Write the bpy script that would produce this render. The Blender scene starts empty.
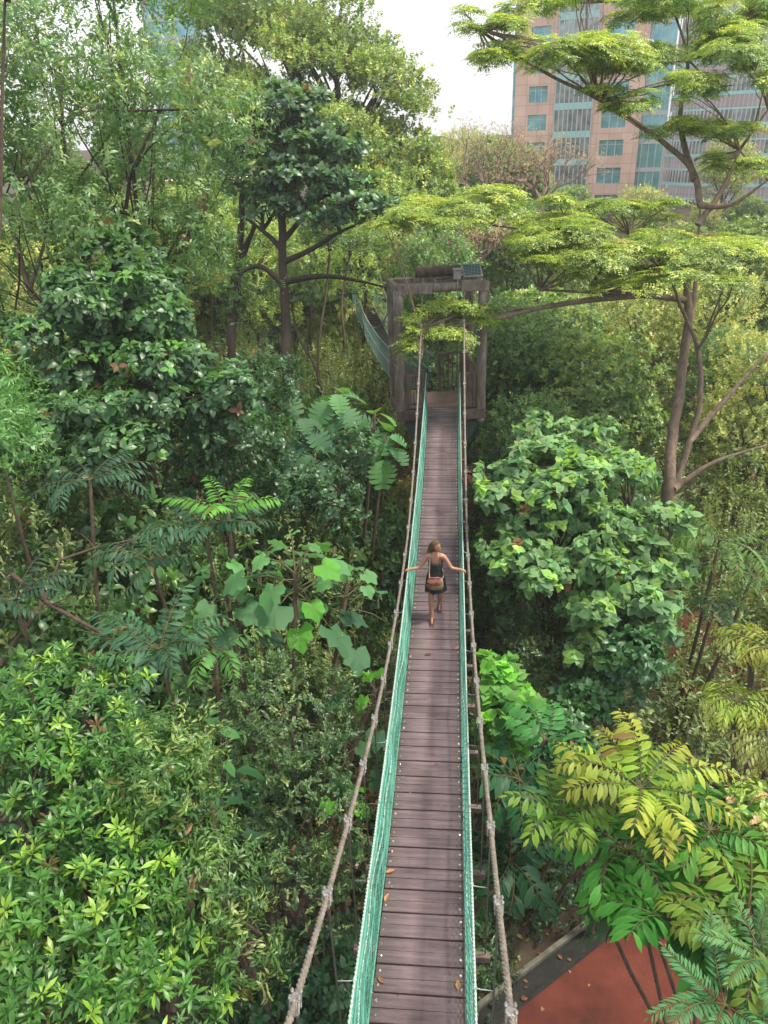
import bpy, bmesh, math, random
import numpy as np
from mathutils import Vector, Matrix, noise as mn
random.seed(7); rng = np.random.default_rng(7)
S = bpy.context.scene
COL = S.collection
PI = math.pi

# ---------------------------------------------------------------- camera
F = 740.0; CH = 16.0
d = np.array([70/F, (512-130)/F, -1.]); s_ = -.04
u = np.array([s_, 1, 0.]); u[2] = d[0]*s_ + d[1]
d /= np.linalg.norm(d); u /= np.linalg.norm(u); x_ = np.cross(d, u)
RC = np.array([x_, d, u])                      # camera -> world
cam = bpy.data.cameras.new('camera'); co = bpy.data.objects.new('camera', cam); COL.objects.link(co)
cam.sensor_fit = 'VERTICAL'; cam.sensor_height = 36; cam.lens = F/1024*36
cam.clip_start = .05; cam.clip_end = 3000
M4 = Matrix([[*RC[0], 0], [*RC[1], 0], [*RC[2], CH], [0, 0, 0, 1]]); co.matrix_world = M4
S.camera = co

def at(px, py, Z):
    v = RC @ np.array([(px-384)/F, (512-py)/F, -1.]) * Z
    return np.array([v[0], v[1], v[2]+CH])

# ---------------------------------------------------------------- world and sun
SUN_EL, SUN_AZ = math.radians(62), math.radians(82)    # azimuth from +Y towards +X
w = bpy.data.worlds.new('World'); S.world = w; w.use_nodes = True
nt = w.node_tree; nt.nodes.clear()
sky = nt.nodes.new('ShaderNodeTexSky'); sky.sky_type = 'NISHITA'; sky.sun_disc = False
sky.sun_elevation = SUN_EL; sky.sun_rotation = SUN_AZ; sky.dust_density = 6; sky.air_density = 1.2; sky.ozone_density = .6
mx = nt.nodes.new('ShaderNodeMix'); mx.data_type = 'RGBA'; mx.inputs[0].default_value = .62
mx.inputs[7].default_value = (6.6, 6.7, 6.75, 1)
bg = nt.nodes.new('ShaderNodeBackground'); bg.inputs[1].default_value = .245
wo = nt.nodes.new('ShaderNodeOutputWorld')
nt.links.new(sky.outputs[0], mx.inputs[6]); nt.links.new(mx.outputs[2], bg.inputs[0]); nt.links.new(bg.outputs[0], wo.inputs[0])
sl = bpy.data.lights.new('sun', 'SUN'); sl.energy = 5.0; sl.angle = math.radians(7); sl.color = (1, .93, .80)
so = bpy.data.objects.new('sun', sl); COL.objects.link(so)
sd = Vector((math.sin(SUN_AZ)*math.cos(SUN_EL), math.cos(SUN_AZ)*math.cos(SUN_EL), math.sin(SUN_EL)))
so.rotation_euler = sd.to_track_quat('Z', 'Y').to_euler()
S.view_settings.view_transform = 'Standard'; S.view_settings.look = 'None'; S.view_settings.exposure = 0; S.view_settings.gamma = 1
S.cycles.max_bounces = 7; S.cycles.diffuse_bounces = 3; S.cycles.glossy_bounces = 2; S.cycles.transmission_bounces = 4
S.cycles.transparent_max_bounces = 8; S.cycles.volume_bounces = 1; S.cycles.volume_step_rate = 4
S.cycles.sample_clamp_indirect = 4

# ---------------------------------------------------------------- materials
def newmat(name):
    m = bpy.data.materials.new(name); m.use_nodes = True
    return m, m.node_tree, m.node_tree.nodes['Principled BSDF']
def ramp(t, fac, stops):
    r = t.nodes.new('ShaderNodeValToRGB')
    while len(r.color_ramp.elements) < len(stops): r.color_ramp.elements.new(.5)
    for e, (p, c) in zip(r.color_ramp.elements, stops): e.position = p; e.color = (*c, 1)
    t.links.new(fac, r.inputs[0]); return r.outputs[0]
def noisemat(name, c1, c2, scale=5, rough=.7, bump=.3, bscale=None, stretch=(1, 1, 1), metal=0, c3=None, spec=.3, obj=True):
    m, t, p = newmat(name)
    tc = t.nodes.new('ShaderNodeTexCoord'); mp = t.nodes.new('ShaderNodeMapping'); mp.inputs['Scale'].default_value = stretch
    t.links.new(tc.outputs['Object'], mp.inputs[0])
    n = t.nodes.new('ShaderNodeTexNoise'); n.inputs['Scale'].default_value = scale; n.inputs['Detail'].default_value = 6; n.inputs['Roughness'].default_value = .65
    t.links.new(mp.outputs[0], n.inputs[0])
    st = [(.3, c1), (.7, c2)] if c3 is None else [(.3, c1), (.55, c2), (.75, c3)]
    t.links.new(ramp(t, n.outputs[0], st), p.inputs['Base Color'])
    p.inputs['Roughness'].default_value = rough; p.inputs['Metallic'].default_value = metal; p.inputs['Specular IOR Level'].default_value = spec
    if bump:
        b = t.nodes.new('ShaderNodeBump'); b.inputs['Strength'].default_value = bump; b.inputs['Distance'].default_value = .03
        n2 = t.nodes.new('ShaderNodeTexNoise'); n2.inputs['Scale'].default_value = bscale or scale*3; n2.inputs['Detail'].default_value = 5
        t.links.new(mp.outputs[0], n2.inputs[0]); t.links.new(n2.outputs[0], b.inputs['Height']); t.links.new(b.outputs[0], p.inputs['Normal'])
    return m
def leafmat(name, rough=.42, trans=.32, spec=.45):
    m, t, p = newmat(name)
    a = t.nodes.new('ShaderNodeAttribute'); a.attribute_name = 'Col'
    t.links.new(a.outputs['Color'], p.inputs['Base Color'])
    p.inputs['Roughness'].default_value = rough; p.inputs['Specular IOR Level'].default_value = spec
    tr = t.nodes.new('ShaderNodeBsdfTranslucent')
    mul = t.nodes.new('ShaderNodeMix'); mul.data_type = 'RGBA'; mul.blend_type = 'MULTIPLY'; mul.inputs[0].default_value = 1
    mul.inputs[7].default_value = (1.7, 1.6, .7, 1); t.links.new(a.outputs['Color'], mul.inputs[6]); t.links.new(mul.outputs[2], tr.inputs[0])
    mix = t.nodes.new('ShaderNodeMixShader'); mix.inputs[0].default_value = trans
    t.links.new(p.outputs[0], mix.inputs[1]); t.links.new(tr.outputs[0], mix.inputs[2])
    t.links.new(mix.outputs[0], t.nodes['Material Output'].inputs[0])
    return m
LEAF = leafmat('leaf_glossy', .38, .32, .6)
LEAFF = leafmat('leaf_frond', .5, .36, .28)
LEAFM = leafmat('leaf_matte', .6, .35, .3)
BARK = noisemat('bark_brown', (.055, .038, .028), (.13, .095, .07), 6, .9, .8, stretch=(3, 3, .6))
BARKP = noisemat('bark_pale', (.11, .08, .06), (.27, .20, .15), 4, .85, .7, stretch=(2, 2, .5))
BARKD = noisemat('bark_dark', (.022, .016, .013), (.07, .052, .042), 6, .9, .8, stretch=(3, 3, .6))
TWIG = noisemat('twig_pinkish', (.16, .10, .085), (.28, .19, .16), 6, .9, .3)

# ---------------------------------------------------------------- mesh helpers
def link(o, parent=None):
    COL.objects.link(o)
    if parent is not None: o.parent = parent
    return o
def tag(o, label=None, cat=None, group=None, kind=None):
    if label: o['label'] = label
    if cat: o['category'] = cat
    if group: o['group'] = group
    if kind: o['kind'] = kind
    return o
def empty(name, loc, label, cat, group=None):
    o = bpy.data.objects.new(name, None); o.location = loc; o.empty_display_size = .2; link(o)
    return tag(o, label, cat, group)
def obj_bm(name, bm, mats, parent=None, smooth=False):
    me = bpy.data.meshes.new(name); bm.to_mesh(me); bm.free()
    for m in (mats if isinstance(mats, (list, tuple)) else [mats]): me.materials.append(m)
    if smooth: me.polygons.foreach_set('use_smooth', [True]*len(me.polygons))
    o = bpy.data.objects.new(name, me); link(o, parent)
    if parent is not None: o.matrix_parent_inverse = Matrix.Translation(parent.location).inverted()
    return o
def box(bm, c, s, rot=None, mi=0, bev=0):
    r = bmesh.ops.create_cube(bm, size=1); vs = r['verts']
    for v in vs: v.co = Vector((v.co.x*s[0], v.co.y*s[1], v.co.z*s[2]))
    fs = list({f for v in vs for f in v.link_faces})
    if bev:
        rr = bmesh.ops.bevel(bm, geom=list({e for v in vs for e in v.link_edges}), offset=bev, segments=1, affect='EDGES')
        fs = rr['faces'] + [f for f in fs if f.is_valid]; vs = list({v for f in fs for v in f.verts})
    Mx = Matrix.Translation(Vector(c)) @ (rot.to_4x4() if rot is not None else Matrix.Identity(4))
    for v in vs: v.co = Mx @ v.co
    for f in fs: f.material_index = mi
def frame_of(a, b):
    z = (Vector(b)-Vector(a)).normalized()
    x = z.cross(Vector((0, 0, 1)))
    if x.length < 1e-3: x = z.cross(Vector((0, 1, 0)))
    x.normalize(); y = z.cross(x)
    return Matrix((x, y, z)).transposed()
def tube(bm, pts, rad, n=8, mi=0, cap=True):
    pts = [Vector(p) for p in pts]; rings = []
    up = None
    for i, p in enumerate(pts):
        t = (pts[min(i+1, len(pts)-1)]-pts[max(i-1, 0)]).normalized()
        if up is None:
            up = t.cross(Vector((0, 0, 1)));
            if up.length < .1: up = t.cross(Vector((0, 1, 0)))
            up.normalize()
        else:
            up = up - t*up.dot(t); up.normalize()
        s = t.cross(up); r = rad[i] if isinstance(rad, (list, tuple)) else rad
        rings.append([bm.verts.new(p+up*(math.cos(2*PI*k/n)*r)+s*(math.sin(2*PI*k/n)*r)) for k in range(n)])
    for a, b in zip(rings, rings[1:]):
        for k in range(n):
            f = bm.faces.new((a[k], a[(k+1) % n], b[(k+1) % n], b[k])); f.material_index = mi; f.smooth = True
    if cap and n > 2:
        for r in (rings[0], rings[-1]):
            try: f = bm.faces.new(r); f.material_index = mi
            except ValueError: pass
def rings_loft(bm, rings, mi=0, cap=True):
    R = [[bm.verts.new(Vector(p)) for p in r] for r in rings]
    n = len(R[0])
    for a, b in zip(R, R[1:]):
        for k in range(n):
            f = bm.faces.new((a[k], a[(k+1) % n], b[(k+1) % n], b[k])); f.material_index = mi; f.smooth = True
    if cap:
        bm.faces.new(R[0]).material_index = mi; bm.faces.new(R[-1]).material_index = mi
def ellring(c, rx, ry, n=14, rot=0):
    return [(c[0]+math.cos(2*PI*k/n+rot)*rx, c[1]+math.sin(2*PI*k/n+rot)*ry, c[2]) for k in range(n)]

# ---------------------------------------------------------------- terrain
def smooth(a, b, x):
    t = np.clip((x-a)/(b-a), 0, 1); return t*t*(3-2*t)
PATH = [(-6, 1.4), (-2, 4.5), (1.9, 7.65), (5.2, 10.3), (8.1, 13.2), (8.8, 17.2), (8.0, 22), (6.2, 28), (2, 33), (-5, 36)]
PATHD = []
for i in range(len(PATH)-1):
    p0 = PATH[max(i-1, 0)]; p1 = PATH[i]; p2 = PATH[i+1]; p3 = PATH[min(i+2, len(PATH)-1)]
    for k in range(8):
        t = k/8
        PATHD.append(tuple(.5*((2*p1[j])+(-p0[j]+p2[j])*t+(2*p0[j]-5*p1[j]+4*p2[j]-p3[j])*t*t+(-p0[j]+3*p1[j]-3*p2[j]+p3[j])*t**3) for j in (0, 1)))
PATHD.append(PATH[-1])
PATHD = [(x+.16, y-.2) if y < 16 else (x+.16*(1-min(1, (y-16)/6)), y) for x, y in PATHD]; PD = np.array(PATHD)
def pathdist(x, y):
    x = np.atleast_1d(x); y = np.atleast_1d(y)
    return np.sqrt(((x[:, None]-PD[None, :, 0])**2+(y[:, None]-PD[None, :, 1])**2)).min(1)
def gz(x, y):
    x = np.asarray(x, float); y = np.asarray(y, float)
    z = 4.2*smooth(3, 17, -x) + 4.5*smooth(26, 60, y)*smooth(-30, 0, 12-np.abs(x)*0-0*y+0) + 2.5*smooth(13, 26, x)
    z = z + .35*np.sin(x*.43+1)*np.cos(y*.37) + .12*np.sin(x*1.7)*np.sin(y*1.3+2)
    sh = z.shape; dd = pathdist(x.ravel(), y.ravel()).reshape(sh)
    return z*smooth(1.6, 5.5, dd)
def gz1(x, y): return float(gz(np.array([x]), np.array([y]))[0])
xs = np.unique(np.concatenate([np.linspace(-700, -60, 14), np.linspace(-60, -24, 19), np.linspace(-24, 24, 97), np.linspace(24, 60, 19), np.linspace(60, 700, 14)]))
ys = np.unique(np.concatenate([np.linspace(-200, -10, 8), np.linspace(-10, 45, 111), np.linspace(45, 110, 30), np.linspace(110, 1200, 18)]))
X, Y = np.meshgrid(xs, ys); ZG = gz(X.ravel(), Y.ravel())
me = bpy.data.meshes.new('ground'); nx, ny = len(xs), len(ys)
vv = np.stack([X.ravel(), Y.ravel(), ZG], 1)
idx = np.arange(nx*ny).reshape(ny, nx)
ff = np.stack([idx[:-1, :-1].ravel(), idx[:-1, 1:].ravel(), idx[1:, 1:].ravel(), idx[1:, :-1].ravel()], 1)
me.from_pydata(vv.tolist(), [], ff.tolist()); me.polygons.foreach_set('use_smooth', [True]*len(me.polygons))
SOIL = noisemat('forest_floor', (.018, .014, .009), (.06, .045, .028), 1.5, .95, .9, 14, c3=(.10, .07, .045))
me.materials.append(SOIL); g = link(bpy.data.objects.new('ground', me)); tag(g, kind='structure')

def ribbon(name, pts, off, wdt, z, m, kind=None, th=0):
    bm = bmesh.new(); prev = None
    for i, p in enumerate(pts):
        a = pts[max(i-1, 0)]; b = pts[min(i+1, len(pts)-1)]
        t = Vector((b[0]-a[0], b[1]-a[1])).normalized(); n = Vector((-t.y, t.x))
        l = Vector((p[0], p[1]))+n*(off+wdt/2); r = Vector((p[0], p[1]))+n*(off-wdt/2)
        if th: vs = [bm.verts.new((l.x, l.y, z-.1)), bm.verts.new((l.x, l.y, z+th)), bm.verts.new((r.x, r.y, z+th)), bm.verts.new((r.x, r.y, z-.1))]
        else: vs = [bm.verts.new((l.x, l.y, z)), bm.verts.new((r.x, r.y, z))]
        if prev:
            for k in range(len(vs)-1): bm.faces.new((prev[k], prev[k+1], vs[k+1], vs[k]))
        prev = vs
    bmesh.ops.recalc_face_normals(bm, faces=bm.faces)
    return obj_bm(name, bm, m)
RED = noisemat('red_path_surface', (.040, .013, .010), (.115, .031, .021), .55, .85, .5, 30, c3=(.165, .052, .035), spec=.15)
tag(ribbon('path', PATHD, 0, 3.1, .03, RED), kind='structure')
KERB = noisemat('kerb_concrete', (.06, .06, .045), (.17, .16, .125), 3, .9, .5)
DRAIN = noisemat('wet_drain', (.006, .007, .006), (.02, .02, .017), 3, .4, .3)
tag(ribbon('drain', PATHD, 1.78, .46, .012, DRAIN), kind='structure')
k = ribbon('kerb', PATHD, 2.06, .10, .0, KERB, th=.12); tag(k, kind='structure')
k = ribbon('kerb', PATHD, -1.63, .16, .0, KERB, th=.14); tag(k, kind='structure')

# ---------------------------------------------------------------- foliage kernel
def nrm(a): return a/np.maximum(np.linalg.norm(a, axis=-1, keepdims=True), 1e-9)
def basis(Yd, Nd):
    """rotation with columns x, y(along), z(normal)"""
    Yd = nrm(Yd); Xd = nrm(np.cross(Yd, Nd)); Zd = np.cross(Xd, Yd)
    return np.stack([Xd, Yd, Zd], -1)
def T_leaf(wd=.36, fold=.10, droop=.16, shape='ellip'):
    if shape == 'ellip':      # 7 verts, 6 tris
        v = [(0, 0, 0), (0, .5, .02), (0, 1, -droop), (-wd*.42, .28, fold), (-wd*.40, .68, fold*.8-droop*.4), (wd*.42, .28, fold), (wd*.40, .68, fold*.8-droop*.4)]
        f = [(0, 1, 3), (3, 1, 4), (4, 1, 2), (0, 5, 1), (5, 6, 1), (6, 2, 1)]
    elif shape == 'lance':
        v = [(0, 0, 0), (0, .55, .02), (0, 1, -droop), (-wd*.30, .35, fold), (-wd*.36, .66, fold*.8-droop*.4), (wd*.30, .35, fold), (wd*.36, .66, fold*.8-droop*.4)]
        f = [(0, 1, 3), (3, 1, 4), (4, 1, 2), (0, 5, 1), (5, 6, 1), (6, 2, 1)]
    elif shape == 'far':
        v = [(0, 0, 0), (0, 1, -droop), (-wd*.5, .45, fold), (wd*.5, .45, fold)]
        f = [(0, 1, 2), (0, 3, 1)]
    elif shape == 'heart':    # broad, pointed
        v = [(0, .02, 0), (0, .5, .02), (0, 1, -droop), (-wd*.30, -.12, fold), (-wd*.5, .18, fold*1.2), (-wd*.42, .55, fold*.7-droop*.3), (wd*.30, -.12, fold), (wd*.5, .18, fold*1.2), (wd*.42, .55, fold*.7-droop*.3)]
        f = [(0, 4, 3), (0, 1, 4), (4, 1, 5), (5, 1, 2), (0, 6, 7), (0, 7, 1), (7, 8, 1), (8, 2, 1)]
    elif shape == 'lobed':    # big three to five lobed leaf
        out = [(0, -.02), (-.16, -.2), (-.36, -.2), (-.52, -.02), (-.55, .2), (-.50, .33), (-.52, .56), (-.38, .68), (-.26, .70), (-.12, .88), (0, 1.0), (.12, .88), (.26, .70), (.38, .68), (.52, .56), (.50, .33), (.55, .2), (.52, -.02), (.36, -.2), (.16, -.2)]
        v = [(0, .22, 0)]+[(a*wd/1., b, fold*(2.6*abs(a)-1.2*abs(math.sin(a*9)))*.9-droop*max(b-.2, 0)**2*1.8-.10*(abs(a) > .5)) for a, b in out]
        n = len(out); f = [(0, 1+(i+1) % n, 1+i) for i in range(n)]
    elif shape == 'pinlobe':  # breadfruit-like deeply cut leaf
        L = []
        for i in range(6):
            y = .12+i*.14; wl = .42*math.sin(PI*min(1, (i+1.2)/7.2))+.05
            L += [(-.07, y), (-wl, y+.14), (-.09, y+.11)]
        left = L; right = [(-a, b) for a, b in reversed(L)]
        out = [(0, 0)]+left+[(0, 1.08)]+right
        v = [(0, .5, -.02)]+[(a*wd, b, fold*abs(a)*1.5-droop*b*b) for a, b in out]; n = len(out)
        v = [(0, 0, 0), (0, .5, -droop*.25), (0, 1.08, -droop)]; f = []
        for sgn in (-1, 1):
            for i in range(6):
                y = .08+i*.145; wl = .44*math.sin(PI*min(1, (i+1.4)/7.6))+.06; b = len(v)
                v += [(0, y, -droop*y*y), (sgn*wl*wd, y+.13, fold*wl*2-droop*(y+.1)**2), (sgn*wl*wd*.72, y+.21, fold*wl-droop*(y+.15)**2), (0, y+.15, -droop*(y+.15)**2)]
                f += [(b, b+2, b+1), (b, b+3, b+2)] if sgn > 0 else [(b, b+1, b+2), (b, b+2, b+3)]
    return np.array(v, float), np.array(f, int)

class Leaves:
    def __init__(s, clear=True): s.V = []; s.F = []; s.C = []; s.n = 0; s.clear = clear
    def add(s, tmpl, P, R, sc, col, vgrad=.12):
        """P (N,3) R (N,3,3) sc (N,) or (N,3) col (N,3)"""
        v, f = tmpl; sc = np.asarray(sc, float); P = np.asarray(P, float)
        if s.clear and len(P):      # nothing grows through the walkway
            s0 = sc if sc.ndim == 1 else sc[:, 1]; E_ = P+R[:, :, 1]*s0[:, None]
            bad = np.zeros(len(P), bool)
            for Q in (P, E_, (P+E_)/2): bad |= (np.abs(Q[:, 0]+.28) < .60+.25*s0) & (Q[:, 1] > -1) & (Q[:, 1] < 23.6) & (Q[:, 2] > 7.3) & (Q[:, 2] < 10.9)
            P, R, sc, col = P[~bad], R[~bad], sc[~bad], col[~bad]
        N = len(P)
        if N == 0: return
        if s.clear:      # aerial haze painted into the leaf colour: paler with distance
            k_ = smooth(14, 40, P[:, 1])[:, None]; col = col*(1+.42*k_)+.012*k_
        if sc.ndim == 1: sc = np.repeat(sc[:, None], 3, 1)
        pts = np.einsum('nij,nkj->nki', R, v[None]*sc[:, None, :])+P[:, None]
        fs = f[None]+(s.n+np.arange(N)[:, None, None]*len(v))
        g = 1+vgrad*(np.abs(v[:, 0])/max(1e-6, np.abs(v[:, 0]).max())-.5)
        c = col[:, None, :]*g[None, :, None]
        s.V.append(pts.reshape(-1, 3)); s.F.append(fs.reshape(-1, 3)); s.C.append(c.reshape(-1, 3)); s.n += N*len(v)
    def mesh(s, name, mat):
        V = np.concatenate(s.V).astype(np.float32); Fc = np.concatenate(s.F).astype(np.int32); C = np.clip(np.concatenate(s.C), .002, .9).astype(np.float32)
        me = bpy.data.meshes.new(name); me.vertices.add(len(V)); me.vertices.foreach_set('co', V.ravel())
        me.loops.add(len(Fc)*3); me.loops.foreach_set('vertex_index', Fc.ravel())
        me.polygons.add(len(Fc)); me.polygons.foreach_set('loop_start', np.arange(0, len(Fc)*3, 3, dtype=np.int32))
        me.update(calc_edges=True)
        a = me.attributes.new('Col', 'FLOAT_COLOR', 'POINT')
        a.data.foreach_set('color', np.concatenate([C, np.ones((len(C), 1), np.float32)], 1).ravel())
        me.materials.append(mat); return me
    def obj(s, name, mat, parent=None):
        o = bpy.data.objects.new(name, s.mesh(name, mat)); link(o, parent)
        if parent is not None: o.matrix_parent_inverse = Matrix.Translation(parent.location).inverted()
        return o

# cluster templates: list of (pos, ydir, normal, scale)
def cl_rosette(n=8, el=35, jit=12, seed=0):
    r = random.Random(seed); L = []
    for i in range(n):
        a = i*2.399+r.uniform(-.2, .2); e = math.radians(el-25+50*(i/n)+r.uniform(-jit, jit))
        dr = (math.cos(a)*math.cos(e), math.sin(a)*math.cos(e), math.sin(e)); nn = (-math.cos(a)*math.sin(e), -math.sin(a)*math.sin(e), math.cos(e))
        L.append(((dr[0]*.05, dr[1]*.05, .25*i/n), dr, nn, r.uniform(.75, 1.1)))
    return L
def cl_twig(n=9, length=1.6, droop=.3, seed=0):
    r = random.Random(seed); L = []
    for i in range(n):
        t = (i+1)/n; a = (i % 2)*PI+r.uniform(-.6, .6)+seed; e = math.radians(r.uniform(5, 40))
        dr = (math.cos(a)*math.cos(e), math.sin(a)*math.cos(e), math.sin(e)+.35-droop); nn = (-dr[0]*.4, -dr[1]*.4, 1)
        L.append(((math.cos(seed*2.)*.25*t*t, math.sin(seed*2.)*.25*t*t, t*length), dr, nn, r.uniform(.7, 1.1)*(1-.3*t)))
    L.append(((0, 0, length), (.2, .1, 1), (1, 0, .2), .6))
    return L
def cl_spray(n=7, pairs=5, seed=0, droop=.12):
    """flat pinnate spray: fronds radiating mostly horizontally, leaflets unit length"""
    r = random.Random(seed); L = []
    for i in range(n):
        a = 2*PI*i/n+r.uniform(-.3, .3); ln = r.uniform(2.6, 3.8)
        for j in range(pairs):
            t = (j+1)/pairs
            for sg in (-1, 1):
                b = a+sg*math.radians(62)
                L.append(((math.cos(a)*ln*t, math.sin(a)*ln*t, .5*t-droop*6*t*t+.15), (math.cos(b), math.sin(b), -.15), (0, 0, 1), 1.1-.4*t))
    return L
def cl_arr(L):
    P = np.array([l[0] for l in L], float); R = basis(np.array([l[1] for l in L], float), np.array([l[2] for l in L], float)); s = np.array([l[3] for l in L], float)
    return P, R, s
TPL = {
 'rosette': [cl_arr(cl_rosette(9, 30, 12, k)) for k in range(4)],
 'rosette_dn': [cl_arr(cl_rosette(7, 0, 16, k)) for k in range(4)],
 'twig': [cl_arr(cl_twig(8, 1.8, .35, k)) for k in range(5)],
 'twig_dn': [cl_arr(cl_twig(9, 2.4, .9, k)) for k in range(5)],
 'spray': [cl_arr(cl_spray(5, 5, k)) for k in range(4)],
}
def rand_dirs(n):
    v = rng.normal(size=(n, 3)); return nrm(v)
def clusters(Lv, P, D, size, tpl, leaf, cols, jit=.25, clear=True):
    """P positions, D growth dirs, size (N,), cols (N,3)"""
    k_ = ~((np.abs(P[:, 0]+.28) < .72+.6*size) & (P[:, 1] > -1) & (P[:, 1] < 23.6) & (P[:, 2] > 6.9) & (P[:, 2] < 10.8)) if clear else np.ones(len(P), bool)
    P, D, size, cols = P[k_], D[k_], size[k_], cols[k_]
    N = len(P); arr = TPL[tpl]
    which = rng.integers(0, len(arr), N)
    rot = rng.uniform(0, 2*PI, N)
    Rb = basis(nrm(np.cross(D, rand_dirs(N))), D)       # z = D
    c, s = np.cos(rot), np.sin(rot); Rz = np.zeros((N, 3, 3)); Rz[:, 0, 0] = c; Rz[:, 0, 1] = -s; Rz[:, 1, 0] = s; Rz[:, 1, 1] = c; Rz[:, 2, 2] = 1
    Rw = Rb@Rz
    for k, (p, R, sc) in enumerate(arr):
        m = which == k; n = m.sum()
        if not n: continue
        PP = P[m][:, None]+np.einsum('nij,kj->nki', Rw[m], p)*size[m][:, None, None]
        # small random rotation per leaf: jitter the y dir and normal
        RR = np.einsum('nij,kjl->nkil', Rw[m], R)
        yd = RR[..., 1]+rng.normal(size=RR.shape[:2]+(3,))*jit*.8; nd = RR[..., 2]+rng.normal(size=RR.shape[:2]+(3,))*jit
        RR = basis(yd, nd)
        ss = size[m][:, None]*sc[None]*rng.uniform(.68, 1.3, (n, len(sc)))
        cc = np.repeat(cols[m][:, None], len(sc), 1)*rng.uniform(.78, 1.22, (n, len(sc), 1))
        cc = cc*(1+rng.normal(size=cc.shape)*.05)
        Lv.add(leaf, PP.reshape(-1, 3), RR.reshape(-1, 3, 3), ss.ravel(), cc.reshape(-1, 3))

def wob(P, f, ph=0):
    return (np.sin(P[:, 0]*f+ph)*np.cos(P[:, 1]*f*1.1+ph*1.7)+np.sin(P[:, 2]*f*1.3+ph*2.3+P[:, 0]*f*.5)+np.sin((P[:, 1]+P[:, 2])*f*2.1+ph)*.6)/2.6
LT = {'ellip': T_leaf(.42), 'broad': T_leaf(.6, .10, .2), 'lance': T_leaf(.34, .07, .18, 'lance'), 'far': T_leaf(.5, .08, .12, 'far'), 'farb': T_leaf(.75, .08, .15, 'far'),
      'heart': T_leaf(.85, .08, .22, 'heart'), 'lobed': T_leaf(1.05, .10, .25, 'lobed'), 'pinlobe': T_leaf(1.05, .12, .35, 'pinlobe'), 'strip': T_leaf(.3, .03, .08, 'far')}

def crown_pts(lobes, n, up=.5, gap=0., shell=.14, low=-.55):
    A = np.array([(l[3]*l[4]+l[3]*l[5]+l[4]*l[5]) for l in lobes]); A = A/A.sum(); Ps = []; Ds = []; Ts = []
    for l, a in zip(lobes, A):
        m = int(n*a)+1; dv = rand_dirs(int(m*1.9)); dv = dv[dv[:, 2] > low+rng.uniform(-.25, .25, len(dv))][:m]
        r = 1-np.abs(rng.normal(size=len(dv)))*shell; inn = rng.random(len(dv)) < .18; r = np.where(inn, rng.uniform(.4, .9, len(dv)), r)
        rad = np.array([l[3], l[4], l[5]])
        bump = 1+.26*wob(dv*3, 1.6, l[0]+l[2])+.15*wob(dv*3, 4.2, l[1])
        shoot = rng.random(len(dv)) < .05; bump = bump*np.where(shoot, rng.uniform(1.08, 1.32, len(dv)), 1)
        P = np.array(l[:3])+dv*rad*(r*bump)[:, None]
        D = nrm(dv/rad*rad.mean()*.7+np.array([0, 0, up])+rand_dirs(len(dv))*.35)
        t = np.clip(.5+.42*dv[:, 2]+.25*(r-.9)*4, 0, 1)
        Ps.append(P); Ds.append(D); Ts.append(t)
    P = np.concatenate(Ps); D = np.concatenate(Ds); t = np.concatenate(Ts)
    if gap:
        sc = np.mean([l[3] for l in lobes]); k = wob(P, 3.2/sc, 1.3)+.35*wob(P, 8/sc, 4)+rng.normal(size=len(P))*.12 > gap-1
        P, D, t = P[k], D[k], t[k]
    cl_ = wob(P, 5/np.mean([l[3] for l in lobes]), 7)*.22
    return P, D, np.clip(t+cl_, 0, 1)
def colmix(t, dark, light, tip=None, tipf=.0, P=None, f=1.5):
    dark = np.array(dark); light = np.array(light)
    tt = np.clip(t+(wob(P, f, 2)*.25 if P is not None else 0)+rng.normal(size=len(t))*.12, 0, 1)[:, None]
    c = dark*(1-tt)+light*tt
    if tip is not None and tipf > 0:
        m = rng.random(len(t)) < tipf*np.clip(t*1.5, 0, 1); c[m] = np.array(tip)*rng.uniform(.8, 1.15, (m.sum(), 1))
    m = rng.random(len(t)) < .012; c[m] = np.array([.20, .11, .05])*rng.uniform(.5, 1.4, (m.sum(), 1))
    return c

def lobes_px(L, dscale=1.0):
    """(px,py,Z,rx_px,ry_px[,rdepth m]) -> world lobes"""
    out = []
    for l in L:
        c = at(l[0], l[1], l[2]); rx = l[3]*l[2]/F; rz = l[4]*l[2]/F*1.0; ry = l[5] if len(l) > 5 else rx*dscale
        out.append((c[0], c[1], c[2], rx, ry, rz))
    return out
def shatter(lb, k=5, s0=.34, s1=.62, core=.62, out=.72):
    res = []
    for (x, y, z, rx, ry, rz) in lb:
        res.append((x, y, z-.1*rz, rx*core, ry*core, rz*core))
        for _ in range(k):
            dv = rand_dirs(1)[0]; dv[2] = dv[2]*.9+.1; s = random.uniform(s0, s1); o_ = out*random.uniform(.8, 1.2)
            res.append((x+dv[0]*rx*o_, y+dv[1]*ry*o_, z+dv[2]*rz*o_, rx*s, ry*s, rz*s*random.uniform(.6, 1)))
    return res
def limb(bm, a, b, r0, r1, segs=6, wav=.08, n=7):
    a = Vector(a); b = Vector(b); L = (b-a).length; pts = []; rr = []
    o = Vector((random.uniform(-1, 1), random.uniform(-1, 1), random.uniform(-.3, .3)))*L*wav
    for i in range(segs+1):
        t = i/segs; p = a.lerp(b, t)+o*math.sin(PI*t)+Vector((random.gauss(0, 1), random.gauss(0, 1), 0))*L*.012*(0 < i < segs)
        pts.append(p); rr.append(r0*(1-t)+r1*t)
    tube(bm, pts, rr, n); return pts
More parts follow.
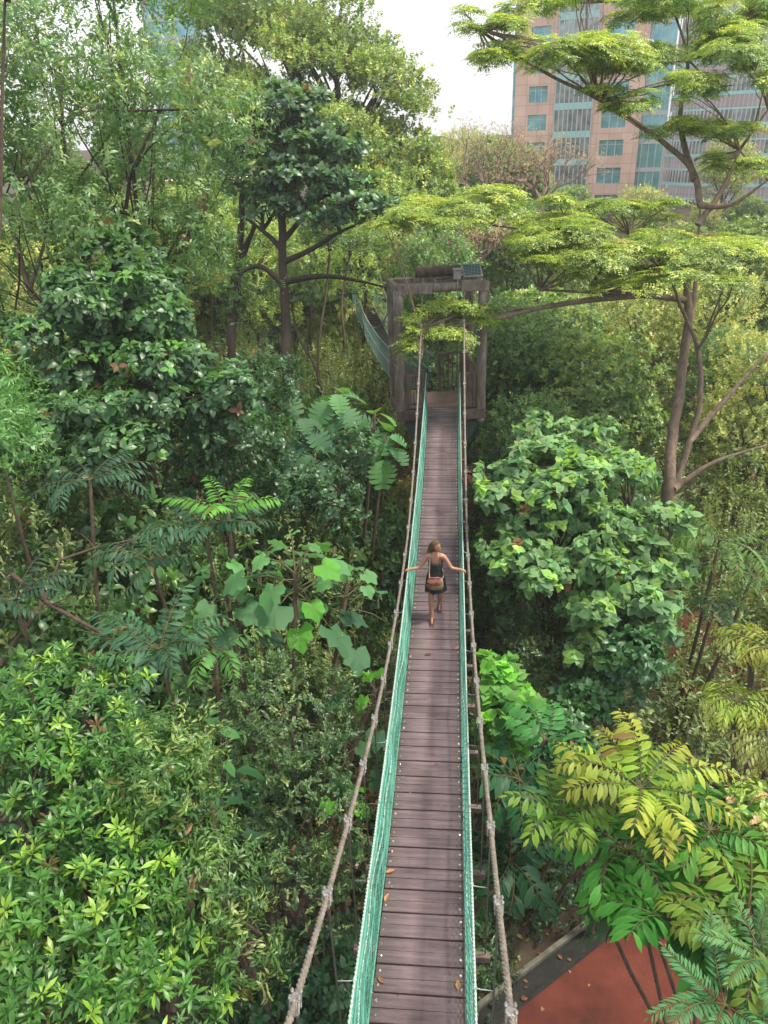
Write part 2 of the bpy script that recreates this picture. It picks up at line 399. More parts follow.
def make_trunk(bm, base, lobes, r, fork=.55, subs=7, spread=1):
    lb = [Vector(l[:3]) for l in lobes]; c = sum(lb, Vector())/len(lb); base = Vector(base)
    top = base.lerp(c, fork)
    flare = [base-Vector((0, 0, .3)), base+Vector((0, 0, .25*1)), base.lerp(top, .35), base.lerp(top, .7), top]
    w_ = (c-base).length*.02
    flare[2] += Vector((random.uniform(-w_, w_), random.uniform(-w_, w_), 0)); flare[3] += Vector((random.uniform(-w_, w_), random.uniform(-w_, w_), 0))
    tube(bm, flare, [r*1.5, r*1.1, r*.95, r*.85, r*.72], 9)
    main = list(range(len(lobes)))
    if len(lobes) > 14:
        main = sorted(main, key=lambda i: -lobes[i][3]*lobes[i][5])[:max(7, len(lobes)//7)]
        for i, (l, p) in enumerate(zip(lobes, lb)):
            if i in main: continue
            j = min(main, key=lambda q: (lb[q]-p).length); limb(bm, lb[j], p, r*.14, r*.06, 4, .12, 5)
            for k in range(2):
                dv = rand_dirs(1)[0]; limb(bm, p, p+Vector((dv[0]*l[3], dv[1]*l[4], abs(dv[2])*l[5]))*.85, r*.06, r*.02, 3, .1, 4)
    for l, p in [(lobes[i], lb[i]) for i in main]:
        st = top if random.random() < .6 else flare[3]
        ps = limb(bm, st, p, r*.55, r*.22, 6, .10)
        for k in range(subs):
            dv = Vector(rand_dirs(1)[0]); dv.z = abs(dv.z)*.8-.15
            e = p+Vector((dv.x*l[3], dv.y*l[4], dv.z*l[5]))*.88
            q = ps[random.choice([3, 4, 5, 6])]
            limb(bm, q, e, r*.2, r*.05, 4, .10, 5)

def offpath(b):
    x, y = float(b[0]), float(b[1])
    for _ in range(40):
        if pathdist(x, y)[0] > 2.9: break
        i = np.argmin((PD[:, 0]-x)**2+(PD[:, 1]-y)**2); v = np.array([x-PD[i, 0], y-PD[i, 1]]); v = v/max(np.linalg.norm(v), 1e-3); x += v[0]*.15; y += v[1]*.15
    return (x, y)
def plant(name, label, cat, lobes, n, leaf, tpl, size, dark, light, tip=None, tipf=0, up=.5, gap=0, bark=None, r=.12, base=None,
          group=None, fork=.55, subs=7, mat=None, shell=.14, low=-.55, jit=.25, svar=.2, crown='crown', trunk=True, f=1.5):
    cx = np.mean([l[0] for l in lobes]); cy = np.mean([l[1] for l in lobes])
    base = offpath((cx, cy) if base is None else base)
    z = gz1(*base[:2]); o = empty(name, (base[0], base[1], z), label, cat, group)
    if trunk:
        bm = bmesh.new(); make_trunk(bm, (base[0], base[1], z), lobes, r, fork, subs); obj_bm('trunk', bm, bark or BARK, o)
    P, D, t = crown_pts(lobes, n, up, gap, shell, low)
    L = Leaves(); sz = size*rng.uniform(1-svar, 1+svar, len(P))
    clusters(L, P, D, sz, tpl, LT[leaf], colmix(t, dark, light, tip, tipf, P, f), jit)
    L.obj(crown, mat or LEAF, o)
    return o
def dup(o, loc, rz=0, sc=1, label=None):
    c = o.copy(); COL.objects.link(c); c.location = loc; c.rotation_euler = (0, 0, rz); c.scale = (sc, sc, sc)
    if label: c['label'] = label
    for ch in o.children:
        e = ch.copy(); COL.objects.link(e); e.parent = c; e.matrix_parent_inverse = ch.matrix_parent_inverse.copy()
    return c

# frond plants -----------------------------------------------------
def frond(L, bm, c, az, el, length, droop, pairs, leaflet, col, col2=None, leaf='lance', ang=68, hang=.25, rr=.008, wsc=1.0):
    """arching pinnate leaf; leaflets in L, rachis in bm"""
    c = np.array(c, float); h = np.array([math.cos(az), math.sin(az), 0]); side = np.array([-math.sin(az), math.cos(az), 0])
    pts = []; K = 12; p = c.copy(); e = el; sw = random.gauss(0, .05); droop = droop*random.uniform(.75, 1.3); tw = random.gauss(0, .22); shade = random.uniform(.72, 1.18); cut = random.random() < .15
    for i in range(K+1):
        h = nrm(h+side*sw); side = np.array([-h[1], h[0], 0])
        pts.append(p.copy()); p = p+(h*math.cos(e)+np.array([0, 0, math.sin(e)]))*length/K; e -= droop/K*(.4+1.2*i/K)
    pts = np.array(pts)
    if bm is not None: tube(bm, [Vector(q) for q in pts], [rr*(1-.7*i/K) for i in range(K+1)], 5)
    P = []; Yd = []; Nd = []; sc = []; cs = []
    for j in range(pairs+1):
        t = .16+.84*j/pairs
        if random.random() < .02 or (cut and t > .88): continue
        x = t*K; i = min(int(x), K-1); q = pts[i]*(1-(x-i))+pts[i+1]*(x-i); tg = nrm(pts[i+1]-pts[i]); nn = nrm(np.cross(tg, side)); nn = nn if nn[2] > 0 else -nn
        s = leaflet*(.55+.45*math.sin(PI*min(1, .15+t*.85)))*(1 if t < .95 else .8)
        for sg in ((-1, 1) if j < pairs else (0,)):
            a = math.radians(ang-22*t)
            yd = tg*math.cos(a)+side*sg*math.sin(a)-np.array([0, 0, hang]) if sg else tg
            P.append(q); Yd.append(yd+rng.normal(size=3)*.11+np.array([0, 0, -abs(rng.normal())*.12])); Nd.append(nn+side*tw+rng.normal(size=3)*.2); sc.append(s*rng.uniform(.78, 1.12))
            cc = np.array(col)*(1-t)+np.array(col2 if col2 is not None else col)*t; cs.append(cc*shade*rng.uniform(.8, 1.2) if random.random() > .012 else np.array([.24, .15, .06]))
    if not P: return
    sc = np.array(sc); sc3 = np.stack([sc*wsc, sc, sc], 1)
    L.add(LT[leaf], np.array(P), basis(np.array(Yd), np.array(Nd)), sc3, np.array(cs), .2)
def frond_plant(name, label, cat, hubs, base=None, bark=None, r=.05, mat=None, group=None):
    """hubs: list of dict(c, n, L, leaflet, pairs, el, droop, col, col2)"""
    c0 = hubs[0]['c']; b = offpath(base or (c0[0], c0[1])); z = gz1(*b); o = empty(name, (b[0], b[1], z), label, cat, group)
    L = Leaves(); tb = bmesh.new()
    for h in hubs:
        bm = bmesh.new(); c = h['c']; lowp = Vector((b[0], b[1], z-.2)); mid = Vector(c)*.75+Vector((b[0], b[1], z))*.25
        tube(tb, [lowp, Vector((b[0]*.6+c[0]*.4, b[1]*.6+c[1]*.4, z+(c[2]-z)*.45)), mid, Vector(c)], [r*1.2, r, r*.8, r*.6], 7)
        a0 = h.get('a0', random.uniform(0, 6))
        for i in range(h['n']):
            az = h['azs'][i] if 'azs' in h else a0+i*2.399+random.uniform(-.35, .35)
            frond(L, bm, c, az, math.radians(h.get('el', 40)+random.uniform(-12, 12)), h['L']*random.uniform(.8, 1.12), h.get('droop', 1.1), h['pairs'], h['leaflet'],
                  h['col'], h.get('col2'), h.get('leaf', 'lance'), h.get('ang', 68), h.get('hang', .25), h.get('rr', .008), h.get('wsc', 1))
        obj_bm('leaf_stalks', bm, RACHIS, o)
    obj_bm('trunk', tb, bark or BARK, o); L.obj('crown', mat or LEAFF, o)
    return o
RACHIS = noisemat('leaf_stalk', (.05, .06, .02), (.12, .10, .04), 8, .6, 0)
def stalk_plant(name, label, cat, hubs, leaf='lobed', base=None, mat=None, group=None, r=.05, bark=None):
    """big leaves each on its own long stalk; hubs dict(c, n, stalk, size, col, col2)"""
    c0 = hubs[0]['c']; b = offpath(base or (c0[0], c0[1])); z = gz1(*b); o = empty(name, (b[0], b[1], z), label, cat, group)
    L = Leaves(); tb = bmesh.new()
    for h in hubs:
        bm = bmesh.new(); c = np.array(h['c'], float)
        tube(tb, [Vector((b[0], b[1], z-.2)), Vector((b[0], b[1], z)).lerp(Vector(c), .5)+Vector((random.uniform(-.1, .1), random.uniform(-.1, .1), 0)), Vector(c)], [r*1.3, r, r*.6], 7)
        P = []; Y = []; N = []; sc = []; cs = []
        for i in range(h['n']):
            t = i/max(1, h['n']-1); az = i*2.399+random.uniform(-.3, .3); el = math.radians(-25+85*t+random.uniform(-12, 12)); ln = h['stalk']*random.uniform(.6, 1.15)*(1-.45*t)
            dr = np.array([math.cos(az)*math.cos(el), math.sin(az)*math.cos(el), math.sin(el)]); q = c-np.array([0, 0, (1-t)*h.get('drop', .5)]); e = q+dr*ln+np.array([0, 0, -.08*ln])
            tube(bm, [Vector(q), Vector(q+dr*ln*.5+np.array([0, 0, .06*ln])), Vector(e)], [.012*h['size']/.4, .009*h['size']/.4, .006*h['size']/.4], 4)
            P.append(e); Y.append(np.array([math.cos(az), math.sin(az), -.35+random.uniform(-.25, .2)])); N.append(np.array([math.cos(az)*.3, math.sin(az)*.3, 1])+rng.normal(size=3)*.22)
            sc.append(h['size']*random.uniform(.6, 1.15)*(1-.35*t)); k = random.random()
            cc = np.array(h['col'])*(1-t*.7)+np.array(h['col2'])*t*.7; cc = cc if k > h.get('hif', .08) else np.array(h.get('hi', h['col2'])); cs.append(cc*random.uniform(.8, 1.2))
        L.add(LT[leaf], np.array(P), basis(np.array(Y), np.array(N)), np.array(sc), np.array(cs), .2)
        obj_bm('leaf_stalks', bm, RACHIS, o)
    obj_bm('trunk', tb, bark or BARK, o); L.obj('crown', mat or LEAFM, o)
    return o
# ---------------------------------------------------------------- suspension footbridge
DX = -.28; DY1 = 21.55
def dz(y): return CH-8.12+.0088*(y-13.2)**2
def cz(y):
    return dz(y)+.92+(.0162*(12.2-y)**2 if y < 12.2 else .0285*(y-12.2)**2)
def ca(y): return .59+.065*min(1, max(0, (13-y)/8))
PLANK = noisemat('deck_plank', (.085, .058, .066), (.160, .116, .126), 2.2, .55, .5, 30, stretch=(.7, 9, 1), c3=(.23, .18, .185), spec=.45)
t = PLANK.node_tree; p = t.nodes['Principled BSDF']
at_ = t.nodes.new('ShaderNodeAttribute'); at_.attribute_name = 'Col'; mm = t.nodes.new('ShaderNodeMix'); mm.data_type = 'RGBA'; mm.blend_type = 'MULTIPLY'; mm.inputs[0].default_value = 1
src = p.inputs['Base Color'].links[0].from_socket; t.links.new(src, mm.inputs[6]); t.links.new(at_.outputs[0], mm.inputs[7])
# damp stains and dust patches in world scale
tc = t.nodes.new('ShaderNodeTexCoord'); nz = t.nodes.new('ShaderNodeTexNoise'); nz.inputs['Scale'].default_value = 1.7; nz.inputs['Detail'].default_value = 7; t.links.new(tc.outputs['Object'], nz.inputs[0])
m2 = t.nodes.new('ShaderNodeMix'); m2.data_type = 'RGBA'; m2.blend_type = 'MULTIPLY'; m2.inputs[0].default_value = 1
t.links.new(mm.outputs[2], m2.inputs[6]); t.links.new(ramp(t, nz.outputs[0], [(.32, (.66, .64, .62)), (.5, (1, 1, 1)), (.72, (1.3, 1.28, 1.25))]), m2.inputs[7]); 
sx_ = t.nodes.new('ShaderNodeSeparateXYZ'); t.links.new(tc.outputs['Object'], sx_.inputs[0])
def mth(op, a, b):
    n = t.nodes.new('ShaderNodeMath'); n.operation = op
    for i, v in enumerate((a, b)):
        if v is None: continue
        if isinstance(v, (int, float)): n.inputs[i].default_value = v
        else: t.links.new(v, n.inputs[i])
    return n.outputs[0]
dist = mth('ADD', mth('ABSOLUTE', mth('SUBTRACT', sx_.outputs[0], -.28), None), mth('MULTIPLY', mth('SUBTRACT', nz.outputs[0], .5), .35))
m3 = t.nodes.new('ShaderNodeMix'); m3.data_type = 'RGBA'; m3.blend_type = 'MULTIPLY'; m3.inputs[0].default_value = 1      # worn middle, mossy damp edges
t.links.new(m2.outputs[2], m3.inputs[6]); t.links.new(ramp(t, dist, [(.08, (1.18, 1.14, 1.12)), (.26, (1, 1, 1)), (.44, (.66, .70, .62))]), m3.inputs[7]); t.links.new(m3.outputs[2], p.inputs['Base Color'])
SCREW = noisemat('screw_zinc', (.5, .5, .5), (.7, .7, .7), 30, .35, 0, metal=.6)
STEEL = noisemat('cable_steel_weathered', (.13, .11, .09), (.30, .26, .22), 14, .6, .5, 60, metal=.25)
CLAMP = noisemat('clamp_galvanised', (.13, .125, .12), (.27, .26, .25), 25, .55, .3, metal=.4, c3=(.15, .09, .06))
NETG = noisemat('net_green_rope', (.045, .17, .125), (.10, .31, .24), 3, .8, .2, c3=(.20, .40, .32))
ROPEW = noisemat('rope_white', (.16, .30, .24), (.56, .62, .57), 45, .8, .4)
WOOD = noisemat('dark_timber', (.06, .043, .035), (.15, .11, .09), 3, .75, .6, stretch=(2, 2, .5), c3=(.17, .12, .095))
CONC = noisemat('timber_look_concrete', (.10, .078, .067), (.22, .18, .155), 3.5, .85, .9, 25, stretch=(2, 2, .5), c3=(.42, .36, .31))
GSTEEL = noisemat('painted_dark_green_steel', (.045, .06, .056), (.09, .12, .11), 4, .5, .3)
OCHRE = noisemat('ochre_support_post', (.25, .12, .06), (.42, .24, .14), 5, .8, .4)

bridge = empty('suspension_footbridge', (DX, 10, dz(10)), 'long narrow suspension footbridge with brown plank deck and green safety nets, running to the portal', 'footbridge')
bm = bmesh.new(); y = .2; pair = .31; tilt = random.random
cols = []
while y < DY1-.26:
    for k in (0, 1):
        yc = y+.0725+k*.147; sl_ = math.atan((dz(yc+.1)-dz(yc-.1))/.2); n0 = len(bm.faces)
        box(bm, (DX+random.uniform(-.006, .006), yc, dz(yc)-.018+random.uniform(-.0015, .0015)), (.90+random.uniform(-.012, .012), .143, .034), Matrix.Rotation(sl_, 3, 'X') @ Matrix.Rotation(random.gauss(0, .003), 3, 'Z'), 0, .003)
        v = random.uniform(.80, 1.16)*(random.choice((.72, 1.25)) if random.random() < .06 else 1); cols += [(v, v*random.uniform(.96, 1.02), v*random.uniform(.97, 1.03))]*(len(bm.faces)-n0)
        for sx in (-1, 1):
            n1 = len(bm.faces)
            if random.random() < .9:
                r_ = bmesh.ops.create_cone(bm, segments=8, radius1=.006, radius2=.004, depth=.006, cap_ends=True)
                for vv_ in r_['verts']: vv_.co += Vector((DX+sx*(.405+random.uniform(-.012, .012)), yc+random.uniform(-.015, .015), dz(yc)+.0022))
                for f in {f for v_ in r_['verts'] for f in v_.link_faces}: f.material_index = 1
            cols += [(1, 1, 1)]*(len(bm.faces)-n1)
    y += pair
o = obj_bm('deck', bm, [PLANK, SCREW], bridge)
a = o.data.attributes.new('Col', 'FLOAT_COLOR', 'FACE'); a.data.foreach_set('color', np.array([(*c, 1) for c in cols], np.float32).ravel())

HY = [1.55+1.06*i for i in range(19)]
# bearers under the deck, one at each hanger, and edge stringers
bm = bmesh.new()
for yy in HY: box(bm, (DX, yy, dz(yy)-.085), (2*ca(yy)+.10, .07, .09), bev=.006)
for sx in (-1, 1):
    prev = None
    for i in range(44):
        a_ = .2+i*.49; b_ = min(a_+.49, DY1)
        if a_ >= DY1: break
        sl_ = math.atan((dz(b_)-dz(a_))/(b_-a_)); box(bm, (DX+sx*.38, (a_+b_)/2, (dz(a_)+dz(b_))/2-.072), (.06, b_-a_+.003, .055), Matrix.Rotation(sl_, 3, 'X'))
obj_bm('bearers', bm, WOOD, bridge)
def strand_cable(bm, path, R, ns, pitch, r, step=.035, n=5, tw=1):
    """path(s)->point for y in range; twisted strands"""
    L = len(path)
    for k in range(ns):
        pts = []; acc = 0
        for i, p in enumerate(path):
            if i: acc += (path[i]-path[i-1]).length
            t_ = (path[min(i+1, L-1)]-path[max(i-1, 0)]).normalized(); x1 = t_.cross(Vector((0, 0, 1))).normalized(); y1 = x1.cross(t_)
            a2 = tw*2*PI*acc/pitch+2*PI*k/ns; pts.append(p+x1*math.cos(a2)*R+y1*math.sin(a2)*R)
        tube(bm, pts, r, n)
CY = np.arange(-.6, 22.05, .045)
for sx in (-1, 1):
    bm = bmesh.new(); path = [Vector((DX+sx*ca(y), y, cz(y))) for y in CY]
    strand_cable(bm, path, .0135, 4, .20, .0135)
    obj_bm('main_cable', bm, STEEL, bridge)
    for yy in HY:
        c = Vector((DX+sx*ca(yy), yy, cz(yy))); sl_ = math.atan((cz(yy+.05)-cz(yy-.05))/.1); R_ = Matrix.Rotation(sl_, 3, 'X')
        bm = bmesh.new()
        box(bm, c, (.066, .085, .062), R_, 0, .01)
        for dy in (-.032, .032):
            for dx in (-.028, .028):
                q = c+R_@Vector((dx, dy, 0)); tube(bm, [q+R_@Vector((0, 0, -.06)), q+R_@Vector((0, 0, .055))], .006, 6)
                tube(bm, [q+R_@Vector((0, 0, .033)), q+R_@Vector((0, 0, .047))], .0115, 6)
        box(bm, c+Vector((0, 0, -.075)), (.02, .05, .08), R_, 0, .004)
        tube(bm, [c+Vector((0, -.03, -.12)), c+Vector((0, .03, -.12))], .014, 6)
        cl = obj_bm('cable_clamp', bm, CLAMP, bridge)
        if cz(yy)-dz(yy) > .3:
            bm = bmesh.new(); e = Vector((DX+sx*(ca(yy)-.0), yy, dz(yy)-.06)); tube(bm, [c+Vector((0, 0, -.11)), e], .0085, 6)
            tube(bm, [c+Vector((0, 0, -.13)), c+Vector((0, 0, -.26))], .014, 6); box(bm, e, (.03, .03, .05))
            obj_bm('hanger_rod', bm, CLAMP, bridge)
# nets
NX0, NX1, NH = .456, .50, 1.0
def npt(sx, y, t):
    w_ = (.022*math.sin(y*1.9+sx)+.012*math.sin(y*5.3+2*sx+t*3))*math.sin(PI*min(t, 1)); sag = -.015*math.sin(PI*((y-1.55)/1.06 % 1))
    return Vector((DX+sx*(NX0+(NX1-NX0)*t**.8+w_), y, dz(y)+.03+NH*t+sag*t))
for sx in (-1, 1):
    bm = bmesh.new(); cell = .10; rows = 10
    nst = int((DY1-.2)/cell)
    for j in range(-rows, nst):
        for dr in (1, -1):
            pts = []
            for r_ in range(rows+1):
                yy = .2+(j+(r_ if dr > 0 else rows-r_))*cell
                if .2 <= yy <= DY1+.1: pts.append(npt(sx, yy, r_/rows)+Vector((random.gauss(0, .002), random.gauss(0, .003), 0)))
            if len(pts) > 1: tube(bm, pts, .0046, 3, cap=False)
    obj_bm('safety_net', bm, NETG, bridge)
    for t_, r0, m, nm in ((1.0, .0105, ROPEW, 'top_rope'), (.62, .007, ROPEW, 'middle_rope'), (.94, .012, NETG, 'green_rope'), (.80, .011, NETG, 'green_rope'), (.35, .010, NETG, 'green_rope'), (.02, .010, NETG, 'green_rope')):
        bm = bmesh.new()
        ys_ = np.arange(.2, DY1+.15, .022 if m is ROPEW else .1)
        path = [npt(sx, y, t_) for y in ys_]
        if m is ROPEW:      # lacing wound round the rope
            strand_cable(bm, path, r0*.62, 2, .085, r0*.72, n=5)
        else: tube(bm, path, r0, 6)
        obj_bm(nm, bm, m, bridge)
    for yy in HY:       # short ties from the net to the hangers
        bm = bmesh.new(); p_ = npt(sx, yy, 1.0)
        tube(bm, [p_+Vector((-sx*.015, 0, .0)), p_+Vector((sx*.05, .0, -.02)), Vector((DX+sx*(ca(yy)-.005), yy, p_.z-.03))], .0045, 5)
        box(bm, p_, (.032, .03, .03), bev=.008); obj_bm('tie_knot', bm, ROPEW if random.random() < .4 else CLAMP, bridge)

# fallen leaves on the planks
def fall(px, py, ln, az, label, c1, c2):
    v = RC @ np.array([(px-384)/F, (512-py)/F, -1.]); tt = 7.6/-v[2]
    for _ in range(5): y_ = v[1]*tt; tt = (CH-dz(y_))/-v[2]
    x_0, y_0 = v[0]*tt, v[1]*tt; bm = bmesh.new()
    pr = [(-.5, 0), (-.3, .16), (0, .24), (.3, .15), (.52, 0), (.3, -.14), (0, -.22), (-.3, -.15)]
    c = bm.verts.new((0, 0, .004)); vs = [bm.verts.new((a*ln, b*ln, .012+.05*ln*(abs(b)*4)**2+random.uniform(0, .006))) for a, b in pr]
    for i in range(8): bm.faces.new((c, vs[i], vs[(i+1) % 8]))
    tube(bm, [(.5*ln, 0, .012), (.75*ln, .03*ln, .02)], .0015, 4)
    o = obj_bm('fallen_leaf', bm, noisemat('dry_leaf', c1, c2, 25, .7, .3)); o.location = (x_0, y_0, dz(y_0)+.004); o.rotation_euler = (0, 0, az)
    tag(o, label, 'leaf', 'dry leaves fallen on the deck')
fall(458, 986, .11, 1.6, 'dry tan leaf lying near the right net on the nearest planks', (.22, .12, .05), (.38, .22, .10))
fall(381, 981, .09, -.7, 'dry brown leaf against the left net, nearest on the deck', (.20, .10, .05), (.33, .18, .09))
fall(386, 899, .09, 1.4, 'pale orange leaf at the left deck edge below the curled one', (.35, .19, .07), (.5, .28, .12))
fall(390, 872, .11, .4, 'curled orange brown leaf at the left deck edge', (.3, .14, .05), (.5, .26, .12))
fall(391, 851, .07, .9, 'small dark brown leaf at the left deck edge', (.10, .05, .03), (.2, .10, .06))
fall(392, 826, .07, 2.2, 'small reddish brown leaf at left edge, above the others', (.16, .07, .04), (.28, .13, .08))
fall(437, 764, .07, .2, 'small brown leaf in the middle of the deck', (.22, .12, .07), (.36, .22, .14))
fall(457, 649, .09, .3, 'pinkish leaf at the right side of the deck behind the small brown one', (.42, .16, .14), (.5, .24, .2))
fall(428, 655, .13, .1, 'dark dry leaf on the planks just below the walking woman', (.05, .035, .03), (.11, .08, .06))

# ---------------------------------------------------------------- portal tower with its platform
FL = Vector((-1.56, 21.55, 0)); FR = Vector((.86, 21.75, 0)); RL = Vector((-1.90, 22.95, 0)); RR = Vector((.50, 23.35, 0))
PZ = dz(21.5)+.0; TZ = PZ+3.56
tower = empty('bridge_portal', ((FL+RR)/2).to_tuple()[:2]+(gz1(-.6, 22.5),), 'log-look bridge portal of round posts and beams with a railed platform', 'portal')
for q, r0 in ((FL, .15), (FR, .148), (RL, .10), (RR, .13)):
    bm = bmesh.new(); rr = []; pts = []
    for i in range(12):
        z = PZ-.45+(TZ-PZ+.4)*i/11; pts.append((q.x+.01*math.sin(i*1.3), q.y, z)); rr.append(r0*(1+.04*math.sin(i*2.1)))
    tube(bm, pts, rr, 16); obj_bm('post', bm, CONC, tower)
zz = TZ
def beam(name, a, b, wd, h, z, rnd=False, m=CONC, ext=.3):
    a = Vector((a.x, a.y, z)); b = Vector((b.x, b.y, z)); dd = (b-a).normalized(); a = a-dd*ext; b = b+dd*ext; bm = bmesh.new()
    if rnd: tube(bm, [a.lerp(b, i/8) for i in range(9)], [wd*(1+.03*math.sin(i*2.)) for i in range(9)], 16)
    else: box(bm, (a+b)/2, ((b-a).length, wd, h), Matrix.Rotation(math.atan2(dd.y, dd.x), 3, 'Z'), 0, .012)
    obj_bm(name, bm, m, tower)
M1 = FL.lerp(FR, .40); M2 = FL.lerp(FR, .80)
beam('square_beam', FL, M1, .30, .27, zz-.02, ext=.0)
beam('round_beam', M1, M2, .13, 0, zz+.0, True, ext=-.005)
beam('square_beam', M2, FR, .30, .27, zz+.015, ext=.16)
beam('square_beam', RL, RR, .22, .2, zz-.06, ext=.1)
beam('square_beam', FL, RL, .15, .17, zz-.03, ext=-.0)
beam('square_beam', FR, RR, .20, .22, zz-.03, ext=-.0)
A = RL.lerp(RR, .36); B = RL.lerp(RR, .84)
beam('raised_round_beam', A, B, .15, 0, zz+.20, True, WOOD, ext=.1)
for q in (A, RL.lerp(RR, .5), B):
    bm = bmesh.new(); box(bm, (q.x, q.y, zz+.04), (.09, .2, .1)); obj_bm('cradle', bm, WOOD, tower)
# ring bolts and cable saddle
bm = bmesh.new()
for tt in (.44, .70):
    q = FL.lerp(FR, tt); rg = [(q.x, q.y+.185*math.cos(k*PI/8), zz+.195*math.sin(k*PI/8)) for k in range(17)]; tube(bm, rg, .014, 6)
    tube(bm, [(q.x, q.y-.19, zz+.0), (q.x, q.y-.19, zz+.28)], .014, 6)
obj_bm('ring_bolt', bm, CLAMP, tower)
# cables over the top and down to the back
for sx in (-1, 1):
    bm = bmesh.new(); x = DX+sx*.6; p0 = Vector((x, 22.03, cz(22.03)))
    tube(bm, [p0, Vector((x*.98, 21.65, zz-.28)), Vector((x*.98, 21.6, zz-.17))], .018, 6)
    box(bm, (x*.98, 21.6, zz-.2), (.09, .09, .12), bev=.01); obj_bm('cable_anchor', bm, CLAMP, tower)
# floor
REDDECK = noisemat('platform_board', (.10, .07, .062), (.20, .12, .10), 2, .7, .4, stretch=(1, 3, 1), c3=(.38, .19, .14))
bm = bmesh.new()
for i in range(13):
    t0 = i/13; a = FL.lerp(RL, t0+.038); b = FR.lerp(RR, t0+.038); ax = (b-a).normalized(); a = a-ax*.02; b = b+ax*.02; c = (a+b)/2
    box(bm, (c.x, c.y, PZ-.02), ((b-a).length, .112, .035), Matrix.Rotation(math.atan2(ax.y, ax.x), 3, 'Z'), bev=.004)
obj_bm('platform_floor', bm, REDDECK, tower)
beam('edge_beam', FL-Vector((0, .12, 0)), Vector((DX-.55, 21.49, 0)), .14, .30, PZ-.2, m=WOOD, ext=.12)
beam('edge_beam', Vector((DX+.55, 21.5, 0)), FR-Vector((0, .12, 0)), .14, .30, PZ-.2, m=WOOD, ext=.12)
beam('edge_beam', FL, RL, .14, .28, PZ-.19, m=WOOD, ext=.0); beam('edge_beam', FR, RR, .14, .28, PZ-.19, m=WOOD, ext=.0); beam('edge_beam', RL, RR, .14, .28, PZ-.19, m=WOOD, ext=.0)
def railing(a, b, n, h=1.05):
    a = Vector((a.x, a.y, PZ)); b = Vector((b.x, b.y, PZ)); dd = b-a; ang = math.atan2(dd.y, dd.x); bm = bmesh.new()
    for q in (a, b): box(bm, (q.x, q.y, PZ+h/2), (.10, .10, h+.06), Matrix.Rotation(ang, 3, 'Z'), bev=.008)
    for z in (.12, h-.02): box(bm, ((a.x+b.x)/2, (a.y+b.y)/2, PZ+z), (dd.length-.09, .05, .07), Matrix.Rotation(ang, 3, 'Z'), bev=.005)
    for i in range(1, n): q = a.lerp(b, i/n); box(bm, (q.x, q.y, PZ+h/2+.03), (.035, .03, h-.2), Matrix.Rotation(ang, 3, 'Z'))
    obj_bm('railing', bm, WOOD, tower)
railing(FL+Vector((.22, -.02, 0)), Vector((DX-.60, 21.58, 0)), 5)
railing(Vector((DX+.62, 21.62, 0)), FR+Vector((-.2, 0, 0)), 4)
railing(FR+Vector((-.02, .25, 0)), RR+Vector((.02, -.22, 0)), 8)
railing(RR+Vector((-.22, 0, 0)), RL.lerp(RR, .62), 5, 1.25)
railing(FL+Vector((-.05, .25, 0)), RL+Vector((.05, -.22, 0)), 8)
# brackets, struts and the supporting posts
for sx, q in ((-1, FL), (1, FR)):
    for dy in (.12, 1.3):
        bm = bmesh.new()
        a_ = Vector((q.x+sx*.02, q.y+dy, PZ-.34)); b_ = Vector((DX+sx*.52, q.y+dy, PZ-.34)); c_ = Vector((DX+sx*.38, q.y+dy, PZ-2.1)); e_ = Vector((DX+sx*.60, q.y+dy, PZ-2.1))
        th = Vector((0, .09, 0)); V1 = [bm.verts.new(v-th) for v in (a_, b_, c_)]; V2 = [bm.verts.new(v+th) for v in (a_, b_, c_)]
        bm.faces.new(V1); bm.faces.new(V2[::-1])
        for i in range(3): bm.faces.new((V1[i], V1[(i+1) % 3], V2[(i+1) % 3], V2[i]))
        obj_bm('bracket', bm, GSTEEL, tower)
for sx in (-1, 1):
    for yy in (21.75, 23.0):
        bm = bmesh.new(); x = DX+sx*.52; zb = gz1(x, yy)-.3; tube(bm, [(x, yy, zb+(PZ-.35-zb)*i/8) for i in range(9)], [.17-.004*i for i in range(9)], 12); obj_bm('support_post', bm, OCHRE, tower)
# solar panel and control box stand on the beams
sp = empty('solar_panel', (.62, 22.4, zz+.16), 'small blue-grey solar panel tilted on the right end of the portal beams', 'solar panel')
SOLAR, t, p = newmat('solar_cells'); p.inputs['Roughness'].default_value = .15; p.inputs['Metallic'].default_value = .2
br = t.nodes.new('ShaderNodeTexBrick'); br.offset = 0; br.inputs['Scale'].default_value = 9; br.inputs['Color1'].default_value = (.10, .16, .20, 1); br.inputs['Color2'].default_value = (.12, .19, .23, 1); br.inputs['Mortar'].default_value = (.4, .45, .47, 1)
br.inputs['Mortar Size'].default_value = .03; br.inputs['Brick Width'].default_value = .8; br.inputs['Row Height'].default_value = .8
tcn = t.nodes.new('ShaderNodeTexCoord'); t.links.new(tcn.outputs['Object'], br.inputs[0]); t.links.new(br.outputs[0], p.inputs['Base Color'])
Rp = Matrix.Rotation(math.radians(12), 3, 'Z') @ Matrix.Rotation(math.radians(38), 3, 'X')
bm = bmesh.new(); box(bm, (.55, 22.35, zz+.33), (.50, .44, .012), Rp); obj_bm('panel', bm, SOLAR, sp)
bm = bmesh.new(); cc = Vector((.55, 22.35, zz+.33))
for a_, b_ in (((0, .23, 0), (.54, .03, .035)), ((0, -.23, 0), (.54, .03, .035)), ((.26, 0, 0), (.03, .43, .035)), ((-.26, 0, 0), (.03, .43, .035))): box(bm, cc+Rp@Vector(a_), b_, Rp)
obj_bm('frame', bm, noisemat('aluminium', (.45, .46, .46), (.6, .6, .6), 9, .4, 0, metal=.6), sp)
